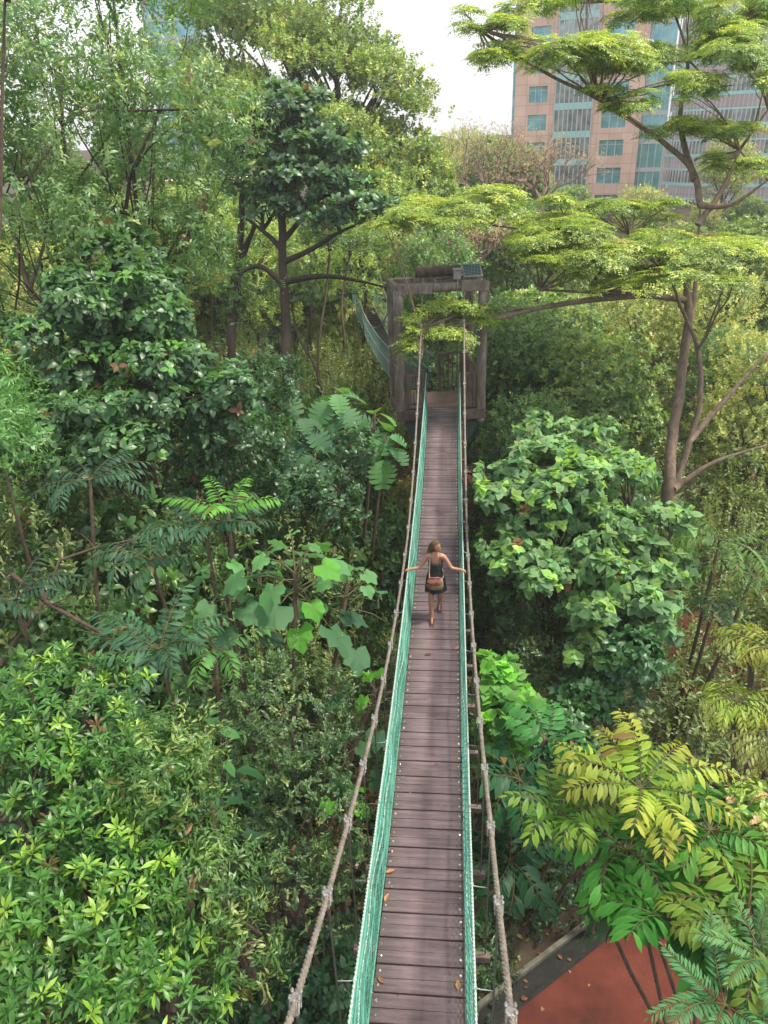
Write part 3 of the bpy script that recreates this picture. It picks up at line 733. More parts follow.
bm = bmesh.new(); tube(bm, [cc+Rp@Vector((0, .2, -.02)), (.55, 22.45, zz+.07)], .02, 6); tube(bm, [cc+Rp@Vector((.1, -.2, -.02)), (.65, 22.2, zz+.07)], .02, 6); obj_bm('stand', bm, CLAMP, sp)
bm = bmesh.new(); box(bm, (.12, 21.9, zz+.30), (.22, .2, .26), bev=.015); box(bm, (.12, 21.86, zz+.45), (.26, .28, .03), bev=.006); box(bm, (.12, 21.79, zz+.30), (.05, .02, .06))
o = obj_bm('control_box', bm, noisemat('box_grey', (.22, .22, .21), (.33, .33, .31), 9, .6, .2)); tag(o, 'small grey lidded control box beside the solar panel on the beams', 'control box')
bm = bmesh.new(); tube(bm, [(.0, 21.86, zz+.25), (-.15, 21.8, zz+.2), (-.45, 21.8, zz+.19), (-.6, 21.85, zz+.3)], .012, 6)
tag(obj_bm('power_cable', bm, noisemat('cable_black', (.02, .02, .02), (.03, .03, .03), 9, .6, 0)), 'thin dark power cable running along the portal beam from the grey box', 'cable')

# ---------------------------------------------------------------- further walkways behind the portal
NETF = noisemat('net_weathered_teal', (.10, .20, .17), (.20, .34, .30), 3, .8, 0)
def walkway(name, label, pts, half=.5, nh=1.1, cabh=None):
    P_ = [Vector(p) for p in pts]; o = empty(name, P_[0], label, 'footbridge'); N = 40
    def ev(t_):
        x = t_*(len(P_)-1); i = min(int(x), len(P_)-2); q = P_[i].lerp(P_[i+1], x-i); q.z -= .5*math.sin(PI*t_); return q
    C = [ev(i/N) for i in range(N+1)]; dd = (C[-1]-C[0]).normalized(); n_ = Vector((-dd.y, dd.x, 0)).normalized(); L_ = (P_[-1]-P_[0]).length
    bm = bmesh.new(); m_ = int(L_/.3)
    for i in range(m_):
        q = ev((i+.5)/m_); box(bm, q, (.27, 2*half, .035), Matrix.Rotation(math.atan2(dd.y, dd.x), 3, 'Z'))
    obj_bm('deck', bm, PLANK, o)
    for sg in (-1, 1):
        bm = bmesh.new(); M_ = int(L_/.24); rows = 5
        def np_(a_, r_): q = ev(min(max(a_/M_, 0), 1)); return q+n_*sg*(half+.06*r_/rows)+Vector((0, 0, nh*r_/rows))
        for j in range(-rows, M_+1):
            for dr in (1, -1):
                pt = [np_(j+(r_ if dr > 0 else rows-r_), r_) for r_ in range(rows+1) if 0 <= j+(r_ if dr > 0 else rows-r_) <= M_]
                if len(pt) > 1: tube(bm, pt, .0045, 3, cap=False)
        for h_ in (.0, .5, 1): tube(bm, [q+n_*sg*(half+.06*h_)+Vector((0, 0, nh*h_)) for q in C], .018, 4)
        obj_bm('safety_net', bm, NETF, o)
        bm = bmesh.new(); tube(bm, [q+n_*sg*(half+.12)+Vector((0, 0, nh+.05+(cabh or 1.9)*(2*(i/N)-1)**2)) for i, q in enumerate(C)], .022, 5); obj_bm('main_cable', bm, STEEL, o)
    return o
walkway('suspension_footbridge', 'second green-netted footbridge leaving the back of the portal to the left', [(-1.2, 23.45, PZ), (-4.7, 39, PZ-.3)])
walkway('suspension_footbridge', 'far green-netted walkway seen between the tree trunks on the left', [(-5.6, 41.2, 8.2), (-22, 45, 8.6)], nh=1.5, cabh=1.2)
# ---------------------------------------------------------------- the walking woman
PY = 11.5; PZ0 = dz(PY)+.002
SKIN = noisemat('skin', (.34, .165, .105), (.43, .225, .15), 6, .5, .05)
def woman():
    root = empty('person', (DX-.0, PY, PZ0), 'woman in a short dark sleeveless dress walking the bridge with arms out to both nets', 'person')
    Wd = lambda p: Vector((DX+p[0]*.96, PY+p[1]*.96, PZ0+p[2]*.945))
    J = {}; E = []; Rr = {}
    def j(n, p, r, par=None):
        J[n] = (len(J), Vector(p)); Rr[n] = r
        if par: E.append((J[par][0], J[n][0]))
    j('pel', (0, 0, .93), (.145, .11)); j('waist', (0, .0, 1.07), (.11, .085), 'pel'); j('chest', (0, .01, 1.24), (.125, .09), 'waist'); j('sh', (0, .0, 1.36), (.10, .07), 'chest')
    j('nk', (0, -.01, 1.43), (.046, .046), 'sh'); j('hd0', (.005, -.02, 1.49), (.05, .05), 'nk')
    for sx, n in ((-1, 'r'), (1, 'l')):
        j('s'+n, (sx*.15, .0, 1.37), (.05, .05), 'sh'); j('e'+n, (sx*.30, -.05, 1.13), (.036, .036), 's'+n); j('w'+n, (sx*.475, -.09, 1.125), (.024, .024), 'e'+n); j('p'+n, (sx*.522, -.10, 1.12), (.03, .022), 'w'+n)
        for i, (dy, ln) in enumerate(((-.026, .045), (-.009, .055), (.009, .052), (.024, .04))):
            j('f%d%s' % (i, n), (sx*(.552), -.10+dy, 1.105), (.009, .009), 'p'+n); j('g%d%s' % (i, n), (sx*(.566), -.10+dy, 1.105-ln*.8), (.008, .008), 'f%d%s' % (i, n))
        j('t0'+n, (sx*.505, -.13, 1.10), (.011, .011), 'p'+n); j('t1'+n, (sx*.52, -.14, 1.07), (.009, .009), 't0'+n)
    j('hr', (-.085, 0, .86), (.085, .085), 'pel'); j('kr', (-.085, -.13, .49), (.055, .055), 'hr'); j('cr', (-.08, -.15, .34), (.055, .055), 'kr'); j('ar', (-.07, -.21, .085), (.033, .033), 'cr'); j('br', (-.07, -.29, .04), (.04, .026), 'ar'); j('xr', (-.07, -.37, .025), (.035, .018), 'br')
    j('hl', (.085, 0, .86), (.085, .085), 'pel'); j('kl', (.085, -.02, .48), (.055, .055), 'hl'); j('cl', (.08, .07, .36), (.053, .053), 'kl'); j('al', (.065, .22, .16), (.033, .033), 'cl'); j('bl', (.065, .19, .07), (.036, .026), 'al'); j('xl', (.07, .12, .025), (.034, .018), 'bl')
    me = bpy.data.meshes.new('body'); me.from_pydata([Wd(v[1]) for v in J.values()], E, [])
    o = bpy.data.objects.new('body', me); COL.objects.link(o)
    md = o.modifiers.new('s', 'SKIN'); o.modifiers.new('ss', 'SUBSURF').levels = 2
    for n, (i, _) in J.items(): me.skin_vertices[0].data[i].radius = Rr[n]
    me.skin_vertices[0].data[0].use_root = True
    bpy.context.view_layer.update(); dg = bpy.context.evaluated_depsgraph_get(); m2 = bpy.data.meshes.new_from_object(o.evaluated_get(dg))
    bpy.data.objects.remove(o)
    bm = bmesh.new(); bm.from_mesh(m2)
    # head turned to her left (image right), with nose, brow, lips, eyes and ear
    hc = Vector((.01, -.02, 1.585)); Rh = Matrix.Rotation(math.radians(62), 3, 'Z')   # faces -Y rotated towards +X
    r_ = bmesh.ops.create_uvsphere(bm, u_segments=20, v_segments=14, radius=1)
    for v in r_['verts']:
        c = v.co.copy(); q = Vector((c.x*.073, c.y*.092, c.z*.112))
        if c.z < 0: q.x *= 1+.30*c.z; q.y = q.y*(1+.10*c.z)-.016*(-c.z)
        if c.y < -.3: q.y += .008*(abs(c.z) < .35)
        q.y -= .028*math.exp(-((c.x/.18)**2+((c.z+.12)/.16)**2))*(c.y < 0)
        q.y -= .008*math.exp(-((c.x/.3)**2+((c.z+.48)/.10)**2))*(c.y < 0)
        v.co = Wd(hc+Rh@q)
    for v in r_['verts']:
        for f in v.link_faces: f.smooth = True
    o = obj_bm('body', bm, SKIN, root, True)
    def blob(name, pos, sc, m, R_=Rh, par=None):
        bm = bmesh.new(); r = bmesh.ops.create_uvsphere(bm, u_segments=10, v_segments=8, radius=1)
        for v in r['verts']: v.co = Wd(hc+R_@Vector((pos[0]+v.co.x*sc[0], pos[1]+v.co.y*sc[1], pos[2]+v.co.z*sc[2])))
        return obj_bm(name, bm, m, par or o, True)
    EYE = noisemat('eye_dark', (.02, .015, .01), (.04, .03, .02), 3, .2, 0); LIP = noisemat('lips', (.35, .10, .08), (.4, .12, .1), 3, .4, 0)
    for sx in (-1, 1): blob('eye', (sx*.03, -.081, .004), (.012, .007, .006), EYE); blob('ear', (sx*.07, .008, -.005), (.009, .018, .03), SKIN)
    blob('mouth', (0, -.092, -.054), (.02, .008, .006), LIP)
    # hair: skull cap swept back into a long fall behind the image-left shoulder
    HAIR = noisemat('hair_brown', (.035, .02, .013), (.12, .07, .04), 12, .5, .6, 60, stretch=(6, 6, .6), c3=(.28, .18, .11))
    bm = bmesh.new(); r = bmesh.ops.create_uvsphere(bm, u_segments=24, v_segments=16, radius=1)
    dele = []
    for v in r['verts']:
        c = v.co.copy(); q = Vector((c.x*.084, c.y*.100+.012, c.z*.122+.008)); v.co = Wd(hc+Rh@q)
        if c.y < -.35 and c.z < .55: dele.append(v)
    bmesh.ops.delete(bm, geom=dele, context='VERTS')
    rg = []; 
    for i in range(8):
        t_ = i/7; z = 1.62-.36*t_; cx = -.035-.05*math.sin(t_*2.0); cy = .045+.03*math.sin(t_*2.2); rx = .072-.006*t_+.012*math.sin(PI*t_)-.03*t_**3; ry = .055-.015*t_
        rg.append([Wd((x+.004*math.sin(k_*2.7+i), y_, z)) for k_, (x, y_, _) in enumerate(ellring((cx, cy, 0), rx, ry, 14))])
    rings_loft(bm, rg); obj_bm('hair', bm, HAIR, root, True)
    # dress
    DRESS = noisemat('dress_charcoal', (.012, .014, .017), (.028, .031, .036), 8, .8, .4, 25)
    bm = bmesh.new(); rg = []
    for z, rx, ry, wv in ((1.275, .128, .096, 0), (1.25, .140, .106, 0), (1.19, .138, .106, 0), (1.10, .126, .10, 0), (1.02, .142, .112, .002), (.92, .178, .138, .004), (.82, .188, .150, .008), (.72, .198, .16, .014), (.63, .206, .168, .020)):
        ring = []
        for k_ in range(28):
            a_ = 2*PI*k_/28; m_ = 1+wv/.2*math.sin(a_*7+z*3); zz_ = z-(.035*max(0, -math.sin(a_)) if z > 1.26 else 0)+(.012*math.sin(a_*5) if z < .65 else 0)
            ring.append(Wd((math.cos(a_)*rx*m_, math.sin(a_)*ry*m_-.01-(.02 if z < .9 else 0), zz_)))
        rg.append(ring)
    rings_loft(bm, rg, cap=False)
    for sx in (-1, 1): tube(bm, [Wd((sx*.085, -.10, 1.23)), Wd((sx*.088, -.075, 1.36)), Wd((sx*.08, -.01, 1.425)), Wd((sx*.08, .07, 1.36)), Wd((sx*.08, .095, 1.26))], .008, 6)
    obj_bm('dress', bm, DRESS, root)
    SAND = noisemat('sandal_brown', (.08, .045, .03), (.16, .09, .06), 9, .6, .2)
    for (ax, ay, az, x0, y0, z0_, el) in ((-.07, -.21, .085, -.07, -.29, .012, 0), (.065, .22, .16, .068, .16, .03, .55)):
        bm = bmesh.new(); box(bm, Wd((x0, y0, z0_)), (.085, .25, .022), Matrix.Rotation(el, 3, 'X'), bev=.008)
        for t_, zz_ in ((-.07, .035), (0, .05), (.07, .10)):
            c = Vector((x0, y0, z0_))+Matrix.Rotation(el, 3, 'X')@Vector((0, t_, 0)); tube(bm, [Wd(c+Vector((math.cos(k_*PI/6)*.043, 0, .006+math.sin(k_*PI/6)*zz_))) for k_ in range(7)], .007, 5)
        obj_bm('sandal', bm, SAND, root)
    # shoulder bag
    bag = empty('shoulder_bag', Wd((-.02, -.2, .9)), 'reddish brown leather shoulder bag with red tassels hanging in front of the woman', 'bag')
    LEA = noisemat('bag_leather', (.17, .10, .065), (.38, .25, .17), 9, .65, .4, 40); REDF = noisemat('bag_red_fringe', (.16, .06, .045), (.34, .13, .095), 14, .8, .6, 60)
    bm = bmesh.new(); rg = []
    for z, rx, ry in ((.75, .09, .03), (.765, .125, .05), (.83, .145, .062), (.93, .138, .055), (1.0, .12, .035)): rg.append([Wd(q) for q in ellring((.01, -.215, z), rx, ry, 20)])
    rings_loft(bm, rg); obj_bm('bag_body', bm, LEA, bag)
    bm = bmesh.new(); rg = []
    for z, dy in ((1.015, 0), (.98, -.03), (.93, -.055), (.90, -.058)): rg.append([Wd((q[0]+.012*math.sin(z*90+i*1.9), q[1]+dy, q[2]+.008*math.sin(i*2.4))) for i, q in enumerate(ellring((-.015, -.215, z), .13-.1*(1.015-z), .022, 16))])
    rings_loft(bm, rg); obj_bm('flap', bm, REDF, bag)
    bm = bmesh.new()
    for i in range(16):
        x = -.15+.0125*i; ln = random.uniform(.12, .22) if i < 6 else random.uniform(.04, .08); y_ = -.24-.02*math.sin(i); tube(bm, [Wd((x, y_-.025, .95)), Wd((x+random.uniform(-.01, .01), y_-.04, .95-ln*.5)), Wd((x+random.uniform(-.015, .015), y_-.035, .95-ln))], [.007, .008, .005], 5)
    obj_bm('tassels', bm, REDF, bag)
    bm = bmesh.new(); pts = [Wd(q) for q in ((-.11, -.20, .95), (-.115, -.14, 1.10), (-.108, -.118, 1.24), (-.10, -.075, 1.37), (-.095, .0, 1.43), (-.05, .08, 1.36), (.03, .115, 1.2), (.13, .06, 1.03), (.15, -.08, .96), (.11, -.20, .95))]
    tube(bm, pts, .011, 6); obj_bm('strap', bm, noisemat('strap_tan', (.3, .19, .13), (.4, .26, .18), 9, .7, 0), bag)
woman()
# ---------------------------------------------------------------- buildings beyond the forest
PINK = noisemat('pink_granite_panel', (.46, .27, .20), (.60, .37, .28), .25, .6, .1, c3=(.66, .44, .34))
def panelmat(name, c, mortar, bw=1.5, rh=1.15, rough=.6):
    m, t, p = newmat(name); tc = t.nodes.new('ShaderNodeTexCoord'); mp = t.nodes.new('ShaderNodeMapping'); mp.inputs['Rotation'].default_value = (PI/2, 0, 0)
    b = t.nodes.new('ShaderNodeTexBrick'); b.offset = 0; b.inputs['Scale'].default_value = 1; b.inputs['Brick Width'].default_value = bw; b.inputs['Row Height'].default_value = rh; b.inputs['Mortar Size'].default_value = .03
    b.inputs['Color1'].default_value = (*c, 1); b.inputs['Color2'].default_value = (c[0]*.86, c[1]*.84, c[2]*.82, 1); b.inputs['Mortar'].default_value = (*mortar, 1)
    t.links.new(tc.outputs['Object'], mp.inputs[0]); t.links.new(mp.outputs[0], b.inputs[0])
    n = t.nodes.new('ShaderNodeTexNoise'); n.inputs['Scale'].default_value = .5; n.inputs['Detail'].default_value = 6; t.links.new(tc.outputs['Object'], n.inputs[0])
    mm = t.nodes.new('ShaderNodeMix'); mm.data_type = 'RGBA'; mm.blend_type = 'MULTIPLY'; mm.inputs[0].default_value = 1; t.links.new(b.outputs[0], mm.inputs[6]); t.links.new(ramp(t, n.outputs[0], [(.3, (.86, .85, .84)), (.7, (1.08, 1.08, 1.08))]), mm.inputs[7])
    t.links.new(mm.outputs[2], p.inputs['Base Color']); p.inputs['Roughness'].default_value = rough; return m
def glassmat(name, c1, c2, rough=.12):
    m, t, p = newmat(name); tc = t.nodes.new('ShaderNodeTexCoord'); n = t.nodes.new('ShaderNodeTexNoise'); n.inputs['Scale'].default_value = .9; n.inputs['Detail'].default_value = 4
    t.links.new(tc.outputs['Object'], n.inputs[0]); t.links.new(ramp(t, n.outputs[0], [(.35, c1), (.65, c2)]), p.inputs['Base Color']); p.inputs['Roughness'].default_value = rough; p.inputs['Metallic'].default_value = .35; return m
PINKP = panelmat('pink_granite_cladding', (.80, .54, .43), (.50, .31, .25))
MAUVE = panelmat('mauve_cladding', (.50, .40, .41), (.3, .23, .24))
TEAL = glassmat('teal_window_glass', (.10, .34, .40), (.25, .52, .58)); GREYG = glassmat('grey_window_glass', (.14, .17, .18), (.40, .46, .48)); AQUA = noisemat('aqua_spandrel', (.30, .58, .58), (.40, .70, .69), .6, .4, 0)
MULL = noisemat('mullion_pale', (.45, .47, .46), (.6, .6, .58), 2, .5, 0)
def building():
    base = at(513, 140, 96); R_ = Matrix.Rotation(math.radians(-15), 3, 'Z'); o = empty('office_tower', (base[0], base[1], 0), 'tall pink granite office tower with teal windows and a rounded mauve wing', 'building')
    W = lambda x, y, z: Vector((base[0], base[1], 0))+R_@Vector((x, y, z))
    Ht = 62; fl = 3.15; z0 = CH-12.4
    def fb(bm, x0, x1, z0_, z1_, y, dep, mi=0): box(bm, W((x0+x1)/2, y+dep/2, (z0_+z1_)/2), (x1-x0, dep, z1_-z0_), R_, mi)
    loc = R_.to_4x4()
    def add(name, bm, m):
        # keep brick coordinates in the facade frame
        me = bpy.data.meshes.new(name); Mi = (Matrix.Translation(W(0, 0, 0)) @ loc).inverted(); bm.transform(Mi); bm.to_mesh(me); bm.free()
        for q in (m if isinstance(m, list) else [m]): me.materials.append(q)
        c = bpy.data.objects.new(name, me); link(c, o); c.rotation_euler = (0, 0, math.radians(-15)); return c
    # front wall of piers and bands with real openings
    FWD = 19.2; cols_ = [(3.2, 7.0, 'w'), (10.0, 14.0+.6, 'c') , (16.6-.5, 19.0-.6, 'n')]
    cols_ = [(1.8, 4.1, 'w'), (5.1, 9.7, 'c'), (10.9, 13.8, 'w')]; FWD = 15.6
    bm = bmesh.new(); xs_ = [0, cols_[0][0], cols_[0][1], cols_[1][0], cols_[1][1], cols_[2][0], cols_[2][1], FWD]
    for i in (0, 2, 4, 6): fb(bm, xs_[i], xs_[i+1], 0, Ht, 0, .5)
    for (a, b, k) in (cols_[0], cols_[2]):
        for f in range(21):
            zz_ = -2+f*fl+z0 % fl
            if zz_ < Ht-4: fb(bm, a, b, max(zz_, 0), zz_+1.35, 0, .5)
    fb(bm, 0, FWD, 0, Ht, 1.0, 16)
    add('wall', bm, PINKP)
    for (a, b, k) in (cols_[0], cols_[2]):
        for f in range(21):
            zz_ = -2+f*fl+z0 % fl+1.35; ze = zz_+1.8
            if zz_ < 3 or ze > Ht: continue
            bm = bmesh.new(); fb(bm, a, b, zz_, ze, .3, .1); w1 = add('window', bm, TEAL)
            bm = bmesh.new()
            for q in range(1, 3): x = a+(b-a)*q/3; fb(bm, x-.05, x+.05, zz_, ze, .22, .07)
            fb(bm, a, b, zz_+1.25, zz_+1.32, .225, .06)
            c = add('mullions', bm, MULL); c.parent = w1; c.location = (0, 0, 0); c.rotation_euler = (0, 0, 0)
    a, b = cols_[1][:2]; bm = bmesh.new(); fb(bm, a, b, 0, Ht, -.15, .9); cw = add('curtain_wall', bm, GREYG)
    for f in range(21):
        bm = bmesh.new(); zz_ = -1.6+f*fl+z0 % fl
        if 0 < zz_ < Ht-1: fb(bm, a-.02, b+.02, zz_, zz_+.75, -.24, .08, 0); add('spandrel', bm, AQUA)
        else: bm.free()
    bm = bmesh.new()
    for q in range(0, 9): x = a+(b-a)*q/8; fb(bm, x-.06, x+.06, 0, Ht, -.30, .14)
    add('mullions', bm, MULL)
    # corner glass strip on the left edge, recess, rounded wing
    bm = bmesh.new(); fb(bm, -.4, -.01, 0, Ht-2, .6, 3); add('corner_glass', bm, TEAL)
    bm = bmesh.new(); fb(bm, FWD+.01, FWD+3.0, 0, Ht, .9, 6); add('recess_glass', bm, TEAL)
    bm = bmesh.new()
    for q in range(4): x = FWD+.4+q*.85; fb(bm, x-.06, x+.06, 0, Ht, .78, .1)
    for f in range(21): fb(bm, FWD+.02, FWD+3., f*fl+1, f*fl+1.5, .8, .08)
    add('mullions', bm, MULL)
    cxr, cyr, rad = FWD+3.2+12.5, 9.5, 15.2
    bm = bmesh.new(); N = 30
    for i in range(N):
        a0 = math.radians(215+i*110/N); a1 = math.radians(215+(i+1)*110/N)
        for f in range(21):
            zb = -2.2+f*fl+z0 % fl
            for (h0, h1, rr_, mi) in ((0, 1.25, rad, 0), (1.25, 1.6, rad+.08, 1), (1.6, fl-.18, rad-.2, 2 if i % 6 else 0), (fl-.18, fl, rad+.08, 1)):
                z_0, z_1 = max(zb+h0, 0), zb+h1
                if z_1 <= 0 or z_1 > Ht: continue
                v = [bm.verts.new(W(cxr+rr_*math.cos(q), cyr+rr_*math.sin(q), z)) for q, z in ((a0, z_0), (a1, z_0), (a1, z_1), (a0, z_1))]
                fc = bm.faces.new(v); fc.material_index = mi
    add('rounded_wing', bm, [MAUVE, AQUA, GREYG])
    bm = bmesh.new()
    for i in range(61):
        q = math.radians(215+i*110/60); p_ = W(cxr+(rad+.0)*math.cos(q), cyr+(rad)*math.sin(q), Ht/2); box(bm, p_, (.1, .1, Ht), R_ @ Matrix.Rotation(q, 3, 'Z'))
    add('mullions', bm, MULL)
building()
def simple_block(px0, px1, ytop, Z, label, wall, rot, h=None, glass=TEAL, fl=3.4):
    a = at(px0, ytop, Z); b = at(px1, ytop, Z); wd = b[0]-a[0]; top = h or a[2]; o = empty('office_block', (a[0], a[1], 0), label, 'building'); R_ = Matrix.Rotation(rot, 3, 'Z')
    W = lambda x, y, z: Vector((a[0], a[1], 0))+R_@Vector((x, y, z)); bm = bmesh.new(); box(bm, W(wd/2, 5.6, top/2), (wd, 10, top), R_)
    n = int(wd/3.2); cw_ = wd/n
    for i in range(n+1): box(bm, W(i*cw_, .3, top/2), (.9, .6, top), R_)
    k = int(top/fl)
    for f in range(k+1): box(bm, W(wd/2, .3, min(f*fl+.7, top-.5)), (wd-.01, .55, 1.4), R_)
    obj_bm('wall', bm, wall, o)
    for f in range(k):
        if f*fl+3 < 8: continue
        for i in range(n):
            bm = bmesh.new(); box(bm, W((i+.5)*cw_, .42, f*fl+2.4), (cw_-.9, .08, 2.0), R_); box(bm, W((i+.5)*cw_, .36, f*fl+2.4), (.08, .05, 2.0), R_, 1); obj_bm('window', bm, [glass, MULL], o)
simple_block(148, 240, 184, 92, 'low pink office block glimpsed through the trees on the left', PINKP, .1)
simple_block(128, 185, -90, 118, 'pale blue glass tower glimpsed at the top left between branches', noisemat('pale_blue_cladding', (.3, .42, .5), (.4, .52, .6), 1, .5, 0), .1)
# ---------------------------------------------------------------- plants
G_DK, G_MD, G_LT, G_YL = (.022, .060, .024), (.050, .125, .038), (.10, .23, .05), (.21, .30, .05)
# --- left side
plant('broadleaf_bush', 'large bright green bush of rosette leaves filling the bottom left corner', 'bush',
      lobes_px([(60, 720, 7.6, 85, 60), (20, 820, 7.0, 100, 90), (130, 800, 7.0, 75, 70), (80, 920, 6.4, 110, 90), (165, 900, 6.6, 50, 70), (30, 1010, 6.0, 110, 80), (150, 1000, 6.2, 80, 70)]), 2050, 'lance', 'rosette', .112,
      (.012, .058, .016), (.085, .235, .035), (.24, .42, .05), .15, up=.9, r=.16, svar=.25, fork=.6)
plant('willow_leaved_bush', 'bush of drooping narrow yellow-green leaves at the right edge of the big bottom left bush', 'bush',
      lobes_px([(165, 790, 6.8, 40, 62), (205, 885, 6.6, 46, 44), (245, 955, 6.5, 28, 32), (180, 750, 7.3, 28, 35)]), 620, 'lance', 'twig_dn', .10,
      (.035, .10, .025), (.11, .23, .05), (.26, .36, .10), .2, up=.2, r=.07, base=(-2.6, 7.2))
plant('small_leaved_shrub', 'dark tall shrub with small scattered leaves between the bright bush and the left net', 'shrub',
      lobes_px([(290, 720, 10.5, 70, 60), (250, 700, 11, 50, 45), (310, 810, 10, 50, 70), (265, 790, 10.5, 45, 60), (300, 900, 9.5, 50, 60), (345, 880, 9.6, 34, 80)]), 2400, 'ellip', 'twig', .085,
      (.022, .06, .026), (.11, .20, .07), (.26, .36, .12), .08, gap=.75, r=.07, f=4)
plant('small_leaved_shrub', 'shadowed shrub of rounded leaves below the left net at the bottom of the photo', 'shrub',
      lobes_px([(330, 980, 11, 50, 60), (290, 1010, 11.5, 60, 60), (245, 840, 11, 45, 70)]), 900, 'broad', 'rosette', .12, (.02, .07, .03), (.05, .15, .06), gap=.5, r=.06)
stalk_plant('giant_leaved_plant', 'plant with huge lobed leaves on long stalks left of the walking woman', 'plant',
      [dict(c=at(225, 582, 11.8), n=14, stalk=.8, size=.42, col=(.05, .14, .07), col2=(.13, .32, .09)), dict(c=at(295, 572, 11.5), n=22, stalk=1.1, size=.5, col=(.05, .14, .07), col2=(.14, .34, .10), hi=(.11, .35, .04), hif=.16),
       dict(c=at(348, 582, 11.8), n=16, stalk=.8, size=.44, col=(.05, .14, .07), col2=(.14, .34, .10), hi=(.11, .35, .04), hif=.16),
       dict(c=at(375, 690, 11.6), n=10, stalk=.6, size=.44, col=(.03, .11, .05), col2=(.06, .2, .07), hi=(.12, .38, .04), hif=.15),
       dict(c=at(258, 560, 12.4), n=10, stalk=.7, size=.44, col=(.04, .12, .04), col2=(.10, .27, .06))], r=.06)
stalk_plant('giant_leaved_plant', 'low plant with a few broad bright leaves beside the left cable below the giant-leaved one', 'plant',
      [dict(c=at(340, 800, 10.8), n=9, stalk=.5, size=.36, col=(.035, .12, .05), col2=(.09, .26, .06), hi=(.14, .5, .04), hif=.25), dict(c=at(345, 740, 11), n=8, stalk=.45, size=.33, col=(.035, .12, .05), col2=(.09, .24, .06))], r=.04)
stalk_plant('broad_leaved_sapling', 'sapling with long oval hanging leaves behind the bottom left bush', 'sapling',
      [dict(c=at(205, 735, 9), n=12, stalk=.4, size=.42, col=(.03, .10, .035), col2=(.09, .24, .05)), dict(c=at(210, 800, 8.6), n=8, stalk=.3, size=.4, col=(.02, .075, .03), col2=(.05, .16, .05))], leaf='broad', r=.04)
frond_plant('pinnate_sapling', 'sapling with a fan of long glossy pinnate leaves right above the bottom left bush', 'sapling',
      [dict(c=at(160, 650, 10.5), n=13, L=1.15, leaflet=.27, pairs=11, el=32, droop=1.0, col=(.045, .12, .065), col2=(.06, .16, .075)), dict(c=at(215, 650, 10.6), n=6, L=1.0, leaflet=.22, pairs=11, el=30, droop=1.0, col=(.05, .14, .05), col2=(.13, .34, .06))], r=.05)
frond_plant('pinnate_sapling', 'sapling with drooping pinnate leaves, some lit bright green, left of the giant-leaved plant', 'sapling',
      [dict(c=at(205, 530, 12), n=14, L=1.2, leaflet=.26, pairs=12, el=32, droop=1.1, col=(.045, .12, .065), col2=(.06, .16, .075)), dict(c=at(228, 512, 11.7), n=5, L=1.0, leaflet=.24, pairs=12, el=34, droop=.9, col=(.12, .34, .05), col2=(.16, .44, .06)),
       dict(c=at(150, 560, 12.3), n=9, L=1.1, leaflet=.25, pairs=11, el=30, droop=1.2, col=(.035, .10, .05), col2=(.05, .13, .06))], r=.05)
frond_plant('pinnate_sapling', 'dark pinnate-leaved sapling at the left edge above the big bright bush', 'sapling',
      [dict(c=at(15, 600, 12), n=11, L=1.2, leaflet=.25, pairs=11, el=30, droop=1.2, col=(.025, .08, .045), col2=(.04, .11, .055)), dict(c=at(90, 480, 13.5), n=11, L=1.3, leaflet=.24, pairs=12, el=25, droop=1.2, col=(.03, .09, .05), col2=(.05, .13, .07))], r=.05)
plant('broadleaf_tree', 'dark glossy-leaved tree standing like a cone on the left, above the pinnate saplings', 'tree',
      shatter(lobes_px([(125, 252, 16.5, 34, 28), (100, 285, 16.8, 52, 34), (150, 290, 16.2, 44, 34), (110, 310, 16.5, 62, 48), (75, 360, 16, 62, 48), (150, 355, 16, 66, 48), (60, 420, 15.5, 62, 46), (195, 395, 15.8, 52, 44), (120, 430, 15.4, 80, 50)]), 5), 3000, 'broad', 'rosette_dn', .19,
      (.030, .085, .038), (.10, .22, .075), (.15, .34, .08), .12, up=.6, r=.15, bark=BARK, jit=.3)
plant('broadleaf_tree', 'dark tree with broad leaves in the middle left, in front of the two dark trunks', 'tree',
      shatter(lobes_px([(240, 440, 17.5, 60, 50), (205, 470, 17, 50, 45), (290, 470, 18, 50, 42), (250, 395, 19, 46, 30), (330, 500, 17.5, 46, 36), (352, 465, 18.5, 26, 28)]), 5), 1700, 'broad', 'twig', .17, (.026, .075, .035), (.08, .18, .07), gap=.8, r=.08)
stalk_plant('cut_leaved_sapling', 'sapling with deeply cut pale green leaves left of the portal post', 'sapling',
      [dict(c=at(335, 395, 19.5), n=12, stalk=.35, size=.95, drop=.5, col=(.06, .15, .08), col2=(.14, .32, .10)), dict(c=at(385, 440, 19), n=10, stalk=.3, size=.9, col=(.05, .14, .08), col2=(.12, .30, .09)), dict(c=at(375, 415, 19.2), n=7, stalk=.3, size=.8, col=(.06, .16, .08), col2=(.16, .40, .07))], leaf='pinlobe', r=.06)
stalk_plant('cut_leaved_sapling', 'sapling with deeply cut dark leaves in front of the thin trunk at left centre', 'sapling',
      [dict(c=at(268, 385, 19), n=12, stalk=.35, size=.95, col=(.05, .13, .07), col2=(.12, .28, .08)), dict(c=at(300, 420, 18.5), n=11, stalk=.3, size=.85, col=(.04, .11, .06), col2=(.09, .20, .08)), dict(c=at(315, 455, 18), n=9, stalk=.3, size=.8, col=(.04, .11, .06), col2=(.09, .2, .08))], leaf='pinlobe', r=.06)
